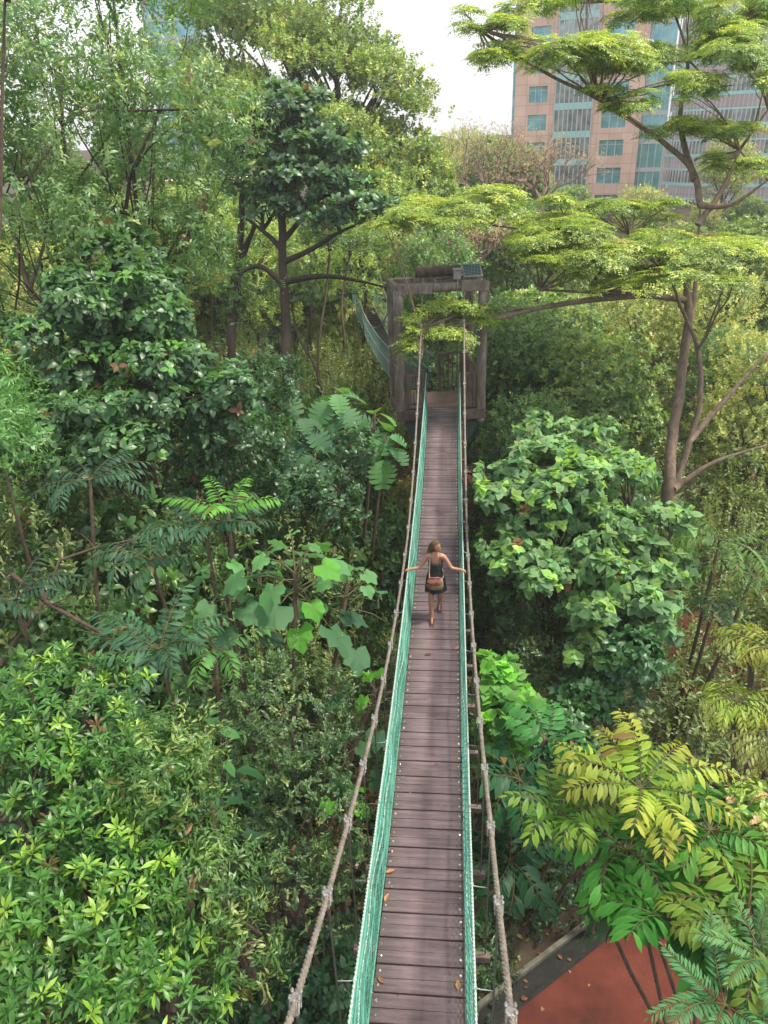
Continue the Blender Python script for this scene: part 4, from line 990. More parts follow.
plant('small_leaved_tree', 'pale green drooping branch tips of a tree at the left edge of the photo', 'tree',
      lobes_px([(0, 450, 8.5, 26, 48), (-30, 410, 8.5, 50, 60)]), 420, 'lance', 'twig_dn', .12, (.08, .20, .06), (.16, .36, .10), up=0, r=.08, base=(-11, 9), fork=.9)
# top left airy tree with several leaning stems
tl = lobes_px([(60, 60, 18, 120, 70), (160, 110, 17, 80, 75), (20, 180, 17, 90, 70), (130, 215, 17.5, 85, 60), (215, 140, 18, 42, 70), (110, -30, 18, 120, 60), (190, 230, 18.5, 42, 50), (40, 260, 18, 80, 40), (-40, 80, 17, 80, 110)])
plant('tall_tree', 'tall airy tree with thin grey leaning stems and pale drooping leaves at top left', 'tree', tl, 7000, 'ellip', 'twig_dn', .17,
      (.08, .18, .06), (.20, .34, .12), (.34, .45, .15), .14, up=.25, gap=.85, r=.15, bark=BARKD, base=(-9.4, 16.5), fork=.45, subs=7, low=-.9)
def stem_tree(name, label, stems, bark, r, lobes=None, n=0, **kw):
    b = stems[0][0]; bw = at(*b); z = gz1(bw[0], bw[1]); o = empty(name, (bw[0], bw[1], z), label, 'tree', kw.pop('group', None)); bm = bmesh.new()
    for i, st in enumerate(stems):
        pts = [Vector(at(*q)) for q in st]
        if i == 0: pts = [Vector((bw[0], bw[1], z-.3))]+pts
        sm = []; m_ = len(pts)
        for a in range(m_-1):
            p0, p1, p2, p3 = pts[max(a-1, 0)], pts[a], pts[a+1], pts[min(a+2, m_-1)]
            for k in range(4):
                t = k/4; sm.append(.5*((2*p1)+(-p0+p2)*t+(2*p0-5*p1+4*p2-p3)*t*t+(-p0+3*p1-3*p2+p3)*t**3))
        sm.append(pts[-1]); r0, r1 = (r, r*.55) if i == 0 else (r*.55, r*.12)
        if len(st[0]) and isinstance(r, list): r0, r1 = r[i]
        k_ = len(sm)-1; tube(bm, [p+Vector((random.gauss(0, r0*.08), random.gauss(0, r0*.08), 0)) for p in sm], [r0*(1-q/k_)+r1*q/k_ for q in range(k_+1)], 9)
    if lobes:
        ends = [Vector(at(*st[-1])) for st in stems]+[Vector(at(*st[len(st)//2])) for st in stems[1:]]
        for l in lobes:
            c = Vector(l[:3]); e = min(ends, key=lambda q: (q-c).length)
            ps = limb(bm, e, c, kw.get('lr', .09), kw.get('lr', .09)*.4, 5, .08)
            for k in range(kw.get('subs', 8)):
                dv = Vector(rand_dirs(1)[0]); dv.z = abs(dv.z)*.6-.1; limb(bm, random.choice(ps[1:]), c+Vector((dv.x*l[3], dv.y*l[4], dv.z*l[5]))*.9, kw.get('lr', .09)*.4, .008, 4, .1, 5)
    obj_bm('trunk', bm, bark, o)
    if n:
        P, D, t = crown_pts(lobes, n, kw.get('up', .5), kw.get('gap', 0), kw.get('shell', .14), kw.get('low', -.55))
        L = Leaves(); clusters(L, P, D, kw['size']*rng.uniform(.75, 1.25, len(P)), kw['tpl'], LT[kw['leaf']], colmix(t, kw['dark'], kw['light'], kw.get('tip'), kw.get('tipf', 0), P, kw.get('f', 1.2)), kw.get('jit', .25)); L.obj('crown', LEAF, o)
    return o
stem_tree('slender_tree', 'slender bare-stemmed tree leaning right at the left edge, forked near the top', [[(62, 345, 19), (30, 290, 19), (10, 215, 19)], [(10, 215, 19), (25, 185, 19), (70, 120, 19)], [(30, 290, 19), (45, 240, 19), (52, 190, 19)]], BARKP, .11,
          lobes_px([(0, 150, 19, 50, 50), (90, 100, 20, 50, 40)]), 500, leaf='far', tpl='twig', size=.16, dark=(.07, .16, .05), light=(.18, .32, .09), gap=.7)
for i, (p_, lab) in enumerate([([(5, 0, 12), (2, 110, 12.2), (0, 230, 12.6), (-8, 420, 13)], 'thin straight dark stem along the extreme left edge of the photo'), ([(110, 320, 20), (95, 260, 20), (75, 225, 20)], 'short thin leaning stem beside the forked slender one'),
                               ([(120, 290, 21), (105, 230, 21), (118, 190, 21)], 'thin pale stem behind the cone-shaped dark tree')]):
    q = p_[::-1] if p_[0][1] < p_[-1][1] else p_
    stem_tree('slender_tree', lab, [q], BARK, .04, lobes_px([(q[-1][0]+8, q[-1][1]-30, q[-1][2], 30, 26)]), 180, leaf='far', tpl='twig', size=.14, dark=(.06, .15, .05), light=(.16, .30, .09))
# big yellow-green domed tree
plant('domed_rain_tree', 'huge yellow-green domed tree rising against the sky left of centre', 'tree',
      lobes_px([(270, 10, 44, 70, 55), (330, 50, 42, 60, 55), (375, 100, 41, 48, 45), (300, 100, 42, 70, 55), (230, 60, 44, 45, 60), (400, 150, 40, 40, 45), (340, 150, 41, 66, 46), (250, -30, 45, 60, 45), (420, 195, 40, 34, 34), (370, 215, 39, 60, 40)]), 26000, 'farb', 'twig', .235,
      (.065, .13, .04), (.20, .28, .06), (.33, .38, .09), .15, up=.6, gap=.95, r=.6, bark=BARKD, fork=.5, jit=.4, f=.5)
stem_tree('dark_crowned_tree', 'dark-leaved tree with a straight dark trunk standing between the pale trees, left of centre', [[(288, 385, 27), (286, 330, 27), (284, 280, 27), (282, 215, 27), (285, 150, 27)],
          [(284, 285, 27), (262, 267, 27), (243, 272, 27), (238, 290, 27)], [(285, 282, 27), (320, 276, 26.5), (355, 280, 26), (388, 288, 25.5)], [(284, 262, 27), (310, 250, 26.6), (340, 232, 26), (375, 218, 26)], [(283, 250, 27), (262, 230, 27), (240, 215, 27.4)], [(284, 240, 27), (305, 215, 27), (330, 190, 27)], [(284, 200, 27), (262, 170, 27), (248, 140, 27)]], BARKD, .22,
          shatter(lobes_px([(275, 100, 27, 38, 30), (250, 140, 27, 42, 34), (310, 130, 27, 46, 36), (290, 170, 26.5, 52, 32), (335, 180, 26.5, 42, 30), (262, 205, 27, 30, 18), (330, 215, 26.5, 48, 18)]), 4, out=.85), 2700, leaf='broad', tpl='rosette', size=.26, dark=(.035, .085, .05), light=(.10, .20, .09), tip=(.12, .26, .08), tipf=.1, gap=.88, up=.7)
stem_tree('slender_tree', 'dark upright trunk wrapped in creeper, left neighbour of the dark-crowned tree', [[(232, 360, 28), (235, 310, 28), (240, 240, 28), (243, 190, 28)], [(238, 260, 28), (255, 225, 28.5)]], BARKD, .20,
          lobes_px([(236, 300, 28, 11, 45, .35), (240, 180, 29, 42, 30)]), 600, leaf='far', tpl='twig', size=.2, dark=(.05, .12, .04), light=(.13, .25, .08))
for q, lab in (([(318, 370, 29), (325, 300, 29), (330, 250, 29)], 'thin red-brown stem right of the dark-crowned trunk'), ([(322, 395, 28), (300, 340, 28), (292, 310, 28)], 'thin slanting stem crossing behind the dark-crowned trunk'), ([(345, 350, 32), (342, 300, 32), (350, 255, 32)], 'thin pale stem between the trunks and the portal')):
    stem_tree('slender_tree', lab, [q], BARK, .07, lobes_px([(q[-1][0], q[-1][1]-15, q[-1][2], 26, 18)]), 160, leaf='far', tpl='twig', size=.18, dark=(.06, .14, .04), light=(.17, .28, .08))
# fallen / slanting bare branches on the left
for q, lab in (([(0, 665, 12.5), (45, 600, 12.7), (60, 560, 13), (95, 548, 13), (140, 538, 13.2)], 'bare reddish dead branch angled through the foliage at left'), ([(12, 575, 12.2), (50, 605, 12), (105, 635, 11.6)], 'thin bare fallen branch crossing below the reddish dead one')):
    bm = bmesh.new(); pts = [Vector(at(*a)) for a in q]; tube(bm, pts, [.045-.007*i for i in range(len(pts))], 7)
    for i in range(5):
        a = random.choice(pts[1:]); limb(bm, a, a+Vector((random.uniform(-.7, .7), random.uniform(-.5, .5), random.uniform(-.2, .5))), .014, .004, 3, .1, 4)
    tag(obj_bm('dead_branch', bm, BARK), lab, 'branch')
# --- right side
R1 = [[(668, 505, 23), (672, 440, 23), (681, 380, 23), (688, 320, 23), (686, 265, 23)],
      [(670, 500, 23), (690, 440, 22.8), (700, 400, 22.6), (698, 350, 22.5), (680, 305, 22.5), (662, 262, 22.3), (630, 235, 22)],
      [(684, 350, 23), (694, 300, 23.4), (698, 240, 23.6), (700, 205, 23.6)], [(700, 205, 23.6), (692, 170, 23.6), (660, 140, 23.4), (600, 100, 23), (540, 70, 22.5), (480, 30, 22)],
      [(698, 225, 23.6), (722, 190, 23.4), (740, 150, 23.2), (768, 110, 23)], [(690, 440, 22.8), (735, 388, 22.6), (768, 352, 22.4)], [(675, 488, 22.8), (715, 462, 22.4), (768, 445, 22)],
      [(694, 180, 23.6), (680, 120, 23.8), (688, 60, 24), (670, 0, 24)], [(700, 205, 23.6), (730, 205, 23), (768, 180, 22.4)], [(686, 300, 23), (640, 295, 22), (590, 292, 21.4), (540, 290, 21)],
      [(688, 262, 23), (640, 250, 22.4), (570, 235, 21.6), (490, 225, 21)], [(640, 295, 22), (590, 300, 21.4), (540, 308, 21), (480, 322, 20.8), (420, 330, 20.6)]]
def broken(lb, k=7):      # a tier is many small uneven pads, not one
    out = []
    for (x, y, z, rx, ry, rz) in lb:
        for i in range(k):
            a = random.uniform(0, 6.28); q = math.sqrt(random.random()); s = random.uniform(.28, .6)
            out.append((x+math.cos(a)*q*rx*.85, y+math.sin(a)*q*ry*.85, z+random.gauss(0, rz*.55)-.12*q*q*rx, rx*s, ry*s, max(.07, rz*random.uniform(.5, 1.3))))
    return out
stem_tree('flat_topped_tree', 'spreading flat-topped tree with pale forked trunk and tiered feathery branches on the right', R1, BARKP, .20,
          broken(lobes_px([(430, 212, 20.5, 55, 7, 1.6), (500, 200, 21, 70, 11, 1.9), (560, 222, 21, 80, 11, 1.8), (620, 205, 22, 60, 9, 1.8), (610, 250, 20.5, 90, 13, 1.8), (700, 240, 21, 85, 11, 2.0), (540, 262, 20, 50, 9, 1.3), (700, 270, 20, 90, 11, 1.6),
                    (480, 25, 21.5, 40, 8, 1.2), (530, 50, 21.5, 60, 12, 1.5), (590, 62, 22, 70, 16, 1.8), (660, 55, 23, 80, 20, 2.2), (730, 80, 22, 60, 18, 2.0), (620, 100, 22, 36, 9, 1.2), (700, 125, 22.5, 60, 8, 1.6), (750, 25, 23, 60, 24, 2), (650, 8, 23.5, 70, 9, 2), (730, 165, 23, 50, 7, 1.6), (570, -8, 23, 60, 10, 1.6), (425, 325, 20.6, 34, 9, .6), (450, 308, 20.8, 30, 8, .5), (412, 348, 20.4, 22, 8, .5), (440, 336, 20.6, 34, 9, .6), (480, 318, 20.8, 24, 7, .5)])),
          9800, leaf='far', tpl='spray', size=.088, dark=(.10, .19, .045), light=(.29, .40, .055), tip=(.42, .50, .09), tipf=.25, gap=.8, up=1.2, low=-.3, shell=.3, jit=.22, subs=3, lr=.035, f=1.6)
plant('heart_leaved_tree', 'rounded tree of matt heart-shaped leaves right of the walking woman', 'tree',
      shatter(lobes_px([(560, 452, 16.5, 40, 20), (612, 474, 17, 40, 18), (510, 470, 15.5, 38, 34), (530, 520, 14.6, 56, 40), (590, 500, 15, 60, 40), (640, 540, 14.6, 52, 42), (560, 565, 14.2, 60, 38), (620, 590, 14, 60, 40), (655, 610, 13.8, 34, 32), (500, 555, 14.6, 28, 34), (680, 560, 15, 30, 22), (486, 490, 15, 18, 22), (530, 450, 16, 34, 16), (590, 640, 13.8, 36, 26), (600, 545, 14, 50, 40), (540, 490, 15, 40, 24), (640, 650, 14, 34, 24), (570, 430, 17.5, 44, 12)]), 5, .22, .5, .5, .95), 3500, 'heart', 'rosette_dn', .15,
      (.085, .18, .085), (.22, .39, .15), (.30, .50, .12), .16, up=.8, r=.13, mat=LEAFM, gap=.72, jit=.45, shell=.25, svar=.4)
plant('heart_leaved_shrub', 'low shrub of pointed bright leaves close to the right net below the heart-leaved tree', 'shrub',
      lobes_px([(495, 690, 12.6, 28, 30), (515, 715, 12.2, 30, 22), (500, 740, 12.5, 26, 30)]), 230, 'heart', 'rosette', .19, (.05, .15, .05), (.14, .34, .07), (.2, .5, .06), .2, up=.7, r=.05, mat=LEAFM)
frond_plant('palm_like_shrub', 'shrub with dark ribbed pinnate leaves right beside the right net', 'shrub',
      [dict(c=at(520, 780, 10.5), n=11, L=1.0, leaflet=.34, pairs=8, el=30, droop=1.2, col=(.02, .085, .035), col2=(.035, .13, .045), wsc=1.5), dict(c=at(545, 740, 10.8), n=6, L=.8, leaflet=.3, pairs=8, el=35, droop=1.1, col=(.04, .16, .045), col2=(.07, .26, .05), wsc=1.5),
       dict(c=at(510, 860, 10.5), n=9, L=.95, leaflet=.32, pairs=8, el=25, droop=1.3, col=(.015, .065, .03), col2=(.025, .10, .04), wsc=1.5)], r=.05)
frond_plant('yellow_pinnate_tree', 'young tree topped by a star of yellowing pinnate leaves above the red path', 'tree',
      [dict(c=at(640, 788, 7.6), n=12, L=.92, leaflet=.235, pairs=14, el=36, droop=1.2, col=(.15, .32, .035), col2=(.36, .36, .055), hang=.2, ang=74, wsc=1.15), dict(c=at(560, 815, 7.8), n=9, L=.62, leaflet=.23, pairs=8, el=40, droop=1.2, col=(.06, .22, .03), col2=(.20, .30, .04), wsc=1.25),
       dict(c=at(628, 850, 7.7), n=12, L=.85, leaflet=.28, pairs=9, el=18, droop=1.3, col=(.04, .17, .03), col2=(.08, .28, .035), wsc=1.25), dict(c=at(710, 830, 7.6), n=11, L=.8, leaflet=.26, pairs=10, el=25, droop=1.2, col=(.05, .19, .035), col2=(.12, .30, .045), wsc=1.2)], base=(5.0, 5.0), r=.03)
frond_plant('pinnate_sapling', 'sapling with big glossy green pinnate leaves at the right edge above the ferns', 'sapling',
      [dict(c=at(680, 925, 7), n=11, L=.9, leaflet=.30, pairs=9, el=28, droop=1.2, col=(.03, .15, .025), col2=(.07, .27, .035), wsc=1.25), dict(c=at(745, 920, 6.8), n=11, L=.85, leaflet=.27, pairs=10, el=30, droop=1.2, col=(.07, .22, .035), col2=(.24, .33, .05), wsc=1.2),
       dict(c=at(640, 905, 7.4), n=6, L=.7, leaflet=.22, pairs=8, el=0, droop=1.0, col=(.03, .09, .03), col2=(.05, .13, .04), wsc=1.2)], base=(4.2, 3.2), r=.03)
frond_plant('tree_fern', 'pale green fern with finely divided fronds at the bottom right corner', 'fern', [dict(c=at(725, 1005, 6.2), n=12, L=.75, leaflet=.13, pairs=26, el=30, droop=.8, col=(.06, .19, .07), col2=(.11, .27, .10), ang=62, hang=.05, wsc=.8), dict(c=at(765, 960, 6.4), n=9, L=.7, leaflet=.12, pairs=24, el=30, droop=.8, col=(.07, .20, .08), col2=(.13, .28, .09), ang=62, hang=.05, wsc=.8)], base=(3.6, 1.6), r=.03)
frond_plant('golden_leaved_tree', 'tree with drooping yellow-green tasselled leaves at the right edge', 'tree',
      [dict(c=at(752, 640, 8.6), n=36, L=.5, leaflet=.13, pairs=8, el=25, droop=2.1, col=(.24, .44, .05), col2=(.46, .50, .14), hang=.55), dict(c=at(735, 700, 8.2), n=34, L=.48, leaflet=.13, pairs=8, el=20, droop=2.1, col=(.24, .44, .05), col2=(.46, .50, .14), hang=.6),
       dict(c=at(768, 740, 8), n=36, L=.5, leaflet=.13, pairs=8, el=25, droop=2.1, col=(.28, .40, .10), col2=(.45, .42, .2), hang=.6), dict(c=at(775, 650, 8.3), n=30, L=.5, leaflet=.13, pairs=8, el=25, droop=2.0, col=(.25, .40, .06), col2=(.45, .40, .12), hang=.5)], r=.06)
plant('golden_leaved_shrub', 'shrub with small round yellow and pink-tinged leaves at the right edge below the tasselled tree', 'shrub', lobes_px([(755, 820, 7.8, 30, 28), (775, 860, 7.6, 40, 30)]), 260, 'broad', 'twig', .09, (.12, .30, .06), (.34, .46, .10), (.55, .38, .22), .2, r=.04)
plant('low_shrub', 'small pale shrub standing on the far edge of the red path at right', 'shrub', lobes_px([(672, 800, 11.5, 30, 20), (660, 780, 12, 24, 16)]), 260, 'ellip', 'twig', .11, (.04, .11, .04), (.12, .26, .07), r=.04)
frond_plant('pinnate_sapling', 'hanging light pinnate leaves in the shade behind the tasselled tree at right', 'sapling',
      [dict(c=at(720, 540, 15), n=10, L=1.3, leaflet=.22, pairs=14, el=20, droop=1.5, col=(.09, .20, .06), col2=(.18, .32, .08)), dict(c=at(755, 570, 14.5), n=9, L=1.2, leaflet=.2, pairs=14, el=20, droop=1.5, col=(.06, .16, .05), col2=(.14, .28, .07)), dict(c=at(716, 600, 14.8), n=8, L=.8, leaflet=.2, pairs=12, el=15, droop=1.4, col=(.03, .09, .04), col2=(.06, .15, .06))], r=.05)
plant('understorey_shrub', 'shaded shrub with thin twiggy leaves under the heart-leaved tree', 'shrub', lobes_px([(570, 660, 15, 50, 32), (620, 680, 14, 36, 36), (540, 640, 15, 40, 30)]), 900, 'ellip', 'twig', .12, (.03, .075, .03), (.12, .20, .08), gap=.6, r=.06)
plant('understorey_shrub', 'green shrub with clustered leaves in the shade above the yellow pinnate star', 'shrub', lobes_px([(635, 660, 13, 26, 34), (560, 735, 13, 34, 26), (590, 700, 13.5, 30, 22)]), 520, 'broad', 'rosette', .14, (.03, .10, .045), (.08, .20, .07), gap=.4, r=.05)
stem_tree('slender_tree', 'slim dark trunk rising out of the shade right of the footbridge', [[(612, 800, 14.5), (612, 740, 14.4), (614, 690, 14.3), (610, 640, 14.2)], [(612, 740, 14.4), (575, 660, 14.6)]], BARK, .09, lobes_px([(612, 632, 14.2, 22, 14)]), 80, leaf='broad', tpl='rosette', size=.16, dark=(.04, .11, .04), light=(.10, .24, .08))
# bare pinkish tree in front of the tower
def bare_tree(px, py, Z, wpx, hpx, label):
    c = at(px, py, Z); z = gz1(c[0], c[1]); o = empty('sparse_tree', (c[0], c[1], z), label, 'tree'); bm = bmesh.new(); R0 = wpx*Z/F; H0 = hpx*Z/F; top = Vector(c)
    tube(bm, [Vector((c[0], c[1], z-.3)), Vector((c[0]+.2, c[1], (z+c[2]-H0)/2)), Vector((c[0], c[1], c[2]-H0))], [.3, .25, .18], 8); ends = []
    def rec(p, dr, ln, r, dep):
        e = p+dr*ln; tube(bm, [p, p.lerp(e, .5)+Vector(rand_dirs(1)[0])*ln*.06, e], [r, r*.8, r*.6], 4 if dep > 1 else 6, cap=False)
        if dep >= 5: ends.append(e); return
        for k in range(3 if dep < 4 else 2): nd = (dr+Vector(rand_dirs(1)[0])*.75+Vector((0, 0, .12))).normalized(); rec(e, nd, ln*random.uniform(.62, .85), r*.55, dep+1)
    for k in range(5):
        a = k*1.26; rec(Vector((c[0], c[1], c[2]-H0)), Vector((math.cos(a)*R0/H0, math.sin(a)*R0/H0, 1)).normalized(), H0*.55, .13, 0)
    obj_bm('trunk', bm, TWIG, o); P = np.array([list(e) for e in ends]); L = Leaves(); clusters(L, P+rng.normal(size=P.shape)*.3, rand_dirs(len(P)), np.full(len(P), .11), 'twig', LT['far'], colmix(np.full(len(P), .5), (.30, .22, .20), (.38, .32, .25))); L.obj('crown', LEAFM, o)
bare_tree(480, 156, 52, 42, 42, 'sparse pinkish-brown tree with fine bare twigs left of the pink tower')
bare_tree(545, 165, 55, 30, 36, 'second sparse pinkish-brown tree just in front of the pink tower')
bare_tree(475, 235, 40, 34, 30, 'low sparse brownish tree directly behind the portal')

# --- forest behind: a few kinds, copied with their parts
def proto(kind):
    if kind == 'round': return [(0, 0, 7.6, 2.6, 2.6, 2.1), (1.8, .4, 6.4, 1.8, 1.8, 1.5), (-1.7, -.5, 6.2, 1.9, 1.8, 1.6), (.2, -1.6, 5.6, 1.9, 1.6, 1.4), (.3, 1.5, 6, 1.7, 1.7, 1.5), (-.5, -.6, 4.2, 2.2, 2, 1.3)]
    if kind == 'tall': return [(0, 0, 9.6, 1.7, 1.7, 1.6), (.7, .3, 8, 1.7, 1.6, 1.4), (-.8, -.3, 7, 1.8, 1.8, 1.4), (.5, -.6, 5.6, 1.8, 1.7, 1.3), (-.4, .5, 4.6, 1.6, 1.6, 1.2)]
    return [(0, 0, 3.0, 1.9, 1.9, 1.2), (1.3, .3, 2.4, 1.3, 1.3, 1.1), (-1.3, -.4, 2.3, 1.4, 1.3, 1.1), (.2, -1.3, 2.0, 1.4, 1.2, 1.0), (0, 1.2, 2.3, 1.3, 1.2, 1)]
def proto_plant(kind, name, n, leaf, tpl, size, dk, lt, tip, tipf, gap=.6, bark=None, r=.2, cat='tree'):
    lb = proto(kind); o = bpy.data.objects.new(name, None); link(o); tag(o, 'x', cat); bm = bmesh.new(); make_trunk(bm, (0, 0, 0), lb, r, .5, 8); obj_bm('trunk', bm, bark or BARK, o)
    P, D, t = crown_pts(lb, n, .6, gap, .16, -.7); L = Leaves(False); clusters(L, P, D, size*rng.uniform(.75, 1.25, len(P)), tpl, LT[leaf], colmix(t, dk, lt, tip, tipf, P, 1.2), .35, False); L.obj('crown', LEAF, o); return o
PR = {
 'A': proto_plant('round', 'broad_tree', 4200, 'far', 'rosette', .20, (.06, .13, .045), (.22, .35, .10), (.38, .46, .14), .15),
 'B': proto_plant('tall', 'tall_tree', 3600, 'farb', 'twig', .17, (.05, .12, .05), (.17, .31, .10), (.28, .44, .12), .1),
 'C': proto_plant('round', 'yellowish_tree', 4200, 'farb', 'twig', .155, (.15, .23, .07), (.42, .48, .14), (.58, .58, .22), .2, .75),
 'D': proto_plant('bush', 'broad_shrub', 1500, 'broad', 'rosette', .15, (.025, .075, .032), (.09, .2, .06), (.15, .3, .07), .1, r=.08, cat='shrub'),
 'E': proto_plant('bush', 'twiggy_shrub', 1700, 'ellip', 'twig', .13, (.06, .11, .035), (.22, .30, .09), (.32, .36, .14), .15, .75, r=.07, cat='shrub'),
}
HT = {'A': 9.7, 'B': 11.2, 'C': 9.7, 'D': 4.1, 'E': 4.1}
used = set()
def place(k, px, py, Z, label, sc=None):
    """top of crown shown at px, py; height from the ground there"""
    p = at(px, py, Z); z = gz1(p[0], p[1]); s = max(.45, (p[2]-z)/HT[k]) if sc is None else sc
    sw = min(s, 1.3) if k in 'DE' else s; R_ = {'A': 3.5, 'C': 3.5, 'B': 2.5, 'D': 2.7, 'E': 2.7}[k]*sw+.75
    if p[1] < 23.8+R_*.5 and abs(p[0]-DX) < R_: p[0] = DX+(R_ if p[0] > DX else -R_)
    zb = z if sc is None else p[2]-HT[k]*s
    rz = random.uniform(0, 6.3)
    if k in used: o = dup(PR[k], (p[0], p[1], zb), rz, s, label)
    else: used.add(k); o = PR[k]; o.location = (p[0], p[1], zb); o.rotation_euler = (0, 0, rz); o['label'] = label
    o.scale = (sw, sw, s); return o
place('A', 470, 185, 46, 'round green tree far behind the portal, nearest the bare trees')
place('C', 400, 225, 44, 'yellowish tree behind the portal to its left, against the domed tree')
place('C', 462, 128, 72, 'far pale tree breaking the skyline left of the bare twigs')
place('A', 492, 134, 74, 'far green tree on the skyline behind the bare twigs')
place('C', 520, 150, 70, 'far pale tree at the lower left corner of the pink tower')
place('A', 350, 232, 40, 'round green tree behind the dark-crowned tree on its right side')
place('B', 515, 200, 42, 'narrow green tree right of the portal top, behind the flat-topped branches')
place('C', 560, 215, 48, 'yellowish tree in front of the foot of the pink tower')
place('B', 440, 232, 34, 'narrow green tree seen through the portal opening')
place('A', 540, 285, 30, 'dense dark round tree right of the portal, below the flat branches')
place('B', 505, 300, 27, 'narrow dark tree touching the right side of the portal')
place('A', 590, 330, 27, 'dense dark round tree between the portal and the pale forked trunk')
place('C', 640, 280, 34, 'sunlit yellow-green tree behind the pale forked trunk')
place('C', 720, 270, 33, 'sunlit yellow-green tree right of the pale forked trunk')
place('A', 765, 215, 38, 'round green tree at the right edge behind the flat-topped tree')
place('C', 790, 330, 26, 'yellow-green tree at the right edge below the flat-topped tree')
place('B', 735, 330, 30, 'narrow green tree behind the long slanting pale limb')
place('A', 690, 222, 50, 'far round tree below the rounded mauve wing')
place('A', 748, 206, 58, 'far round tree below the right end of the mauve wing')
place('C', 708, 206, 60, 'far yellowish tree at the foot of the mauve wing')
place('C', 445, 150, 62, 'far pale tree on the skyline between the domed tree and the bare twigs')
place('A', 620, 238, 52, 'far round tree below the pink tower')
place('E', 640, 440, 27, 'twiggy sunlit shrub around the foot of the pale forked trunk', None)
place('C', 755, 425, 28, 'yellow-green small-leaved tree right of the foot of the pale trunk')
place('E', 800, 480, 19, 'twiggy shrub at the right edge above the hanging pinnate leaves')
place('A', 570, 400, 26, 'dark round tree just behind the heart-leaved tree')
place('B', 530, 400, 23, 'dark narrow tree right of the portal brackets')
place('A', 200, 170, 36, 'round green tree behind the creeper-wrapped trunk')
place('C', 150, 225, 34, 'yellowish tree in front of the low pink block at left')
place('A', 70, 180, 32, 'round green tree behind the leaning stems at top left')
place('C', 15, 235, 27, 'yellowish tree at the left edge behind the leaning stems')
place('C', 300, 250, 44, 'yellowish tree far behind the far walkway at left centre')
place('B', 190, 260, 40, 'narrow tree at the left end of the far walkway')
place('C', 100, 300, 25, 'yellowish tree just behind the cone-shaped dark tree')
place('E', 235, 345, 29, 'sunlit twiggy shrub at the foot of the creeper-wrapped trunk')
place('E', 300, 352, 30, 'sunlit twiggy shrub at the foot of the dark-crowned trunk')
place('E', 350, 362, 28, 'twiggy shrub between the dark trunks and the portal')
place('D', 310, 400, 24, 'broad-leaved shrub below the sunlit twiggy ones, left of the portal')
place('C', 370, 300, 38, 'yellowish tree beside the second footbridge')
place('B', -5, 330, 17, 'green tree at the left edge behind the cone-shaped dark tree')
place('D', 368, 500, 20, 'broad-leaved shrub just left of the left net, above the woman')
place('E', 340, 530, 17, 'twiggy shrub behind the giant-leaved plant')
place('D', 520, 452, 21, 'broad-leaved shrub between the right net and the heart-leaved tree, far up the deck')
place('D', 110, 520, 15, 'broad-leaved dark shrub between the pinnate saplings at left')
place('E', 40, 500, 15, 'twiggy shrub below the pale drooping tips at the left edge')
place('D', 60, 640, 12.5, 'dark broad shrub under the thin fallen branch')
place('E', 765, 600, 17, 'twiggy shrub behind the tasselled golden tree')
place('E', 530, 640, 16.5, 'twiggy shrub beside the right net behind the pointed-leaf shrub')
# trees outside the close view that close the horizon
for i in range(26):
    a = math.radians(-62+i*5); D_ = random.uniform(62, 82); k = random.choice('ABC'); o = dup(PR[k], (D_*math.sin(a), D_*math.cos(a), gz1(D_*math.sin(a), D_*math.cos(a))), random.uniform(0, 6), random.uniform(.95, 1.12)*(.72 if a > .1 else 1), 'tree in the distant belt of forest that closes the view'); o['group'] = 'distant forest belt'

